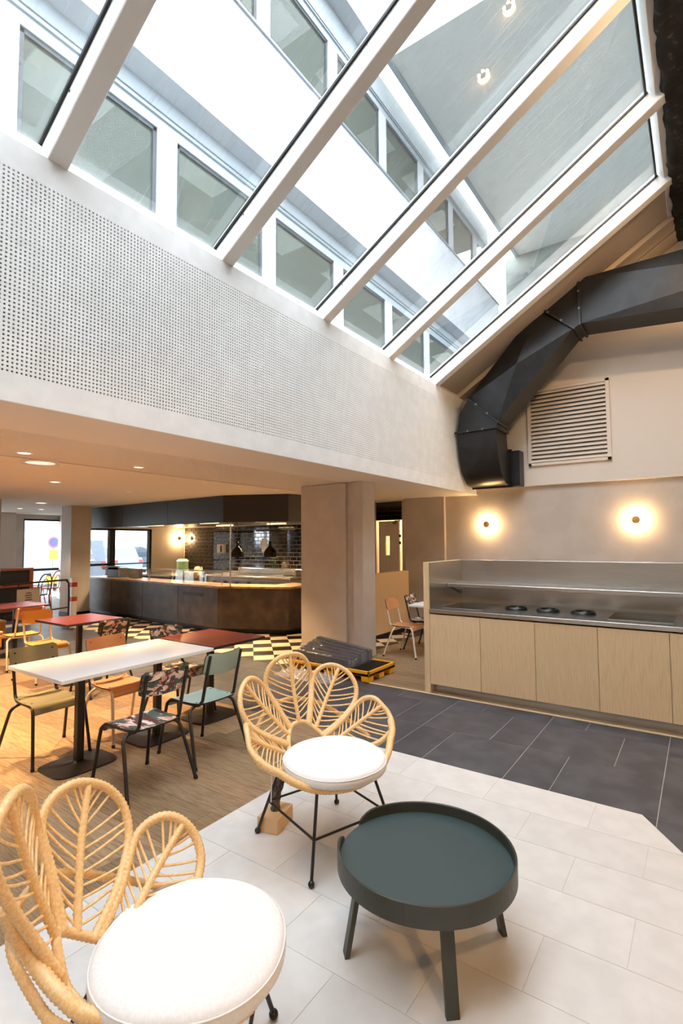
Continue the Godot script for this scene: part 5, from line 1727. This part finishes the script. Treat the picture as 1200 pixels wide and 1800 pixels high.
func rattan(label: String, at: Vector3, turn: float, both: bool) -> Node3D:
	var t := thing("rattan_chair", label, "armchair", at, turn, "rattan petal armchairs")
	for d in petal_set(both):
		var loop: Array = [d[0]] + d[1] + [d[2]] + d[3] + [d[4]]
		var pt := part(wrapped(MB.new(), loop, 0.0152, 8, 0.0075), "petal", M.rattan, t)
		var tip: Vector3 = d[2]
		var foot: Vector3 = d[5]
		var lowmid: Vector3 = foot.lerp(tip, 0.5) + (Vector3(foot.x, 0, foot.z).normalized() * 0.012)
		var ribc := [foot, lowmid, tip]
		part(wrapped(MB.new(), ribc, 0.0125, 8, 0.0075), "midrib", M.rattan, pt)
		var rib := resample(smooth_path(ribc, 12), 0.01)
		for side in 2:
			var ed: Array = [d[0]] + d[1] + [tip]
			if side == 1:
				var rv: Array = Array(d[3]).duplicate()
				rv.reverse()
				ed = [d[4]] + rv + [tip]
			var edge := resample(smooth_path(ed, 10), 0.01)
			for k in 11:
				var fr := 0.03 + 0.80 * k / 10.0
				var fe := clampf(fr + 0.13 + 0.03 * sin(k * 1.7), 0.12, 0.93)
				var a := ray_at(rib, fr)
				var c := ray_at(edge, fe)
				var m := (a + c) * 0.5 + Vector3(0, -0.006, 0) + Vector3(a.x, 0, a.z).normalized() * 0.004
				part(MB.new().tube(smooth_path([a, m, c], 4), 0.0044, 6), "cane_vein", M.cane, pt)
	var arch := [L3(0.063, 0.265, 0.545), L3(0.121, 0.190, 0.482), L3(0.165, 0.06, 0.42), L3(0.20, -0.08, 0.405)]
	var hoop := [L3(0.452, -0.05, 0.570), L3(0.415, -0.105, 0.53), L3(0.364, -0.146, 0.50), L3(0.31, -0.19, 0.46), L3(0.225, -0.235, 0.42), L3(0.12, -0.272, 0.40)]
	var rear := [L3(0.37, 0.06, 0.46), L3(0.33, 0.20, 0.52), L3(0.20, 0.36, 0.62)]
	var shift := 0.0
	if both:
		arch.reverse()
		arch = mirrored(arch, L3(0, 0.278, 0.563))
		hoop = mirrored(hoop, L3(0, -0.29, 0.395))
		rear = mirrored(rear, L3(0, 0.42, 0.665))
	else:
		shift = 0.13
		arch = [L3(-0.07, 0.11, 0.432), L3(-0.045, 0.16, 0.44), L3(-0.02, 0.205, 0.46), L3(0.0, 0.235, 0.51), L3(0.032, 0.262, 0.548)] + arch
		hoop = [L3(-0.085, 0.335, 0.71), L3(-0.037, 0.33, 0.60), L3(-0.055, 0.258, 0.53), L3(-0.094, 0.176, 0.495), L3(-0.104, 0.107, 0.462), L3(-0.10, -0.028, 0.44), L3(-0.085, -0.198, 0.415), L3(0, -0.286, 0.395), L3(0.12, -0.29, 0.395), L3(0.23, -0.235, 0.405), L3(0.30, -0.12, 0.42), L3(0.325, 0.0, 0.435), L3(0.32, 0.08, 0.45)]
		rear = [L3(0.37, 0.06, 0.46), L3(0.33, 0.20, 0.52), L3(0.20, 0.36, 0.62), L3(0.09, 0.405, 0.60), L3(0.02, 0.38, 0.53), L3(-0.035, 0.285, 0.45), L3(-0.085, 0.20, 0.425), L3(-0.115, 0.09, 0.42)]
	part(wrapped(MB.new(), arch, 0.0135, 8, 0.0075), "inner_arch", M.rattan, t)
	part(wrapped(MB.new(), hoop, 0.0195, 8, 0.0075, 10), "seat_hoop", M.rattan, t)
	part(wrapped(MB.new(), rear, 0.0135, 8, 0.0075), "rear_hoop", M.rattan, t)
	# canes below the cushion
	for k in 13:
		var f := -1.0 + k / 6.0
		var a := L3(shift + f * 0.13, 0.05, 0.412)
		var c := L3(shift + f * 0.20, -0.262 + 0.12 * f * f, 0.398 + 0.02 * f * f)
		part(MB.new().tube(smooth_path([a, (a + c) * 0.5 + Vector3(0, -0.02, 0), c], 4), 0.0045, 6), "seat_cane", M.cane, t)
	# metal base
	var legs := []
	for e in [[-0.275, 0.274], [0.275, 0.274], [-0.275, -0.30], [0.275, -0.30]]:
		var ft := Vector3(e[0] + shift, 0.016, -e[1])
		var tp := Vector3(e[0] * 0.66 + shift, 0.385, -e[1] * 0.66 + 0.01)
		var lg := part(MB.new().rod(ft, tp, 0.0085), "leg", M.black_metal, t)
		part(MB.new().ball(ft, 0.0165), "ball_foot", M.black_metal, lg)
		legs.append(ft.lerp(tp, 0.46))
	for e in [[0, 1], [2, 3], [0, 2], [1, 3]]:
		part(MB.new().rod(legs[e[0]], legs[e[1]], 0.0065), "stretcher", M.black_metal, t)
	part(MB.new().tube(PackedVector3Array([L3(shift - 0.18, 0.18, 0.383), L3(shift + 0.18, 0.18, 0.383), L3(shift + 0.185, -0.19, 0.383), L3(shift - 0.185, -0.19, 0.383), L3(shift - 0.18, 0.18, 0.383)]), 0.007), "seat_frame", M.black_metal, t)
	return t

func rattan_chairs() -> void:
	var t := rattan("rattan petal back armchair behind the round table", Vector3(-1.788, 0, -2.378), PI / 2 - 0.342, true)
	var c2 := rattan("rattan petal back armchair in the left foreground corner", Vector3(-1.292, 0, -0.904), PI / 2 + 0.62, false)
	# loose cushions
	var q := thing("seat_cushion", "plump white round cushion on the rattan chair behind the round table", "cushion", t.position, t.rotation.y, "white seat cushions")
	var rows := []
	for s in [[0.02, 0.044], [0.3, 0.044], [0.6, 0.0435], [0.84, 0.041], [0.93, 0.036], [0.975, 0.026], [0.998, 0.012], [1.0, 0.0], [0.998, -0.012], [0.97, -0.024], [0.92, -0.031], [0.8, -0.034], [0.02, -0.034]]:
		var row := PackedVector3Array()
		for k in 64:
			var an := TAU * k / 64.0
			var cx := cos(an)
			var cz := sin(an)
			var rx := 0.278
			var rz := 0.280 if cz > 0 else 0.27
			row.append(Vector3(rx * signf(cx) * pow(absf(cx), 0.92) * s[0], 0.458 + s[1] - 0.006 * cz * s[0], 0.10 + rz * signf(cz) * pow(absf(cz), 0.92) * s[0]))
		rows.append(row)
	var cov := MB.new().sheet(rows, true, Vector3.UP)
	cov.face(Array(rows[0]), Vector3.UP)
	part(cov, "cover", M.cushion, q)
	var pip := PackedVector3Array()
	for k in 64:
		pip.append(rows[5][k].lerp(rows[6][k], 0.5) + Vector3(rows[6][k].x, 0, rows[6][k].z - 0.10).normalized() * 0.001)
	part(MB.new().tube(pip, 0.0026, 6, true), "piping", M.cushion, q)
	for s in [-1.0, 1.0]:
		part(MB.new().tube(smooth_path([L3(s * 0.20, 0.12, 0.44), L3(s * 0.235, 0.17, 0.40), L3(s * 0.23, 0.19, 0.28), L3(s * 0.235, 0.19, 0.17)], 4), 0.0035, 6), "tie", M.cushion, q)
	copy(q, c2.position + c2.transform.basis.x * 0.115 - c2.transform.basis.z * 0.01, c2.rotation.y, "plump white round cushion on the foreground rattan chair")
	# branch on its wooden block
	var b := thing("branch_stand", "dark bent branch standing on a small pale wooden block under a chair", "decoration", Vector3(-2.115, 0, -2.335), 0.25)
	part(MB.new().span(Vector3(-0.065, 0, -0.10), Vector3(0.065, 0.085, 0.10), 0.003), "block", mat(c8(206, 172, 128), 0.6), b)
	var bark := textured(noise_tex(0.05, [c8(60, 48, 42), c8(98, 82, 74), c8(124, 108, 98)], [0.3, 0.55, 0.8], 99, 4), Vector3(4, 1.2, 4), 0.8)
	var bp := smooth_path([Vector3(0, 0.08, 0), Vector3(0.0, 0.17, -0.01), Vector3(0.02, 0.25, -0.03), Vector3(0.055, 0.31, -0.06), Vector3(0.085, 0.345, -0.08)], 5)
	var br := PackedFloat32Array()
	for i in bp.size():
		br.append(0.026 + 0.012 * i / bp.size() + 0.003 * sin(i * 1.9))
	part(MB.new().tube(bp, br, 12), "branch", bark, b)
	part(MB.new().tube(smooth_path([Vector3(0.06, 0.31, -0.06), Vector3(0.12, 0.30, -0.10), Vector3(0.2, 0.31, -0.16)], 4), 0.003, 5), "twig", bark, b)
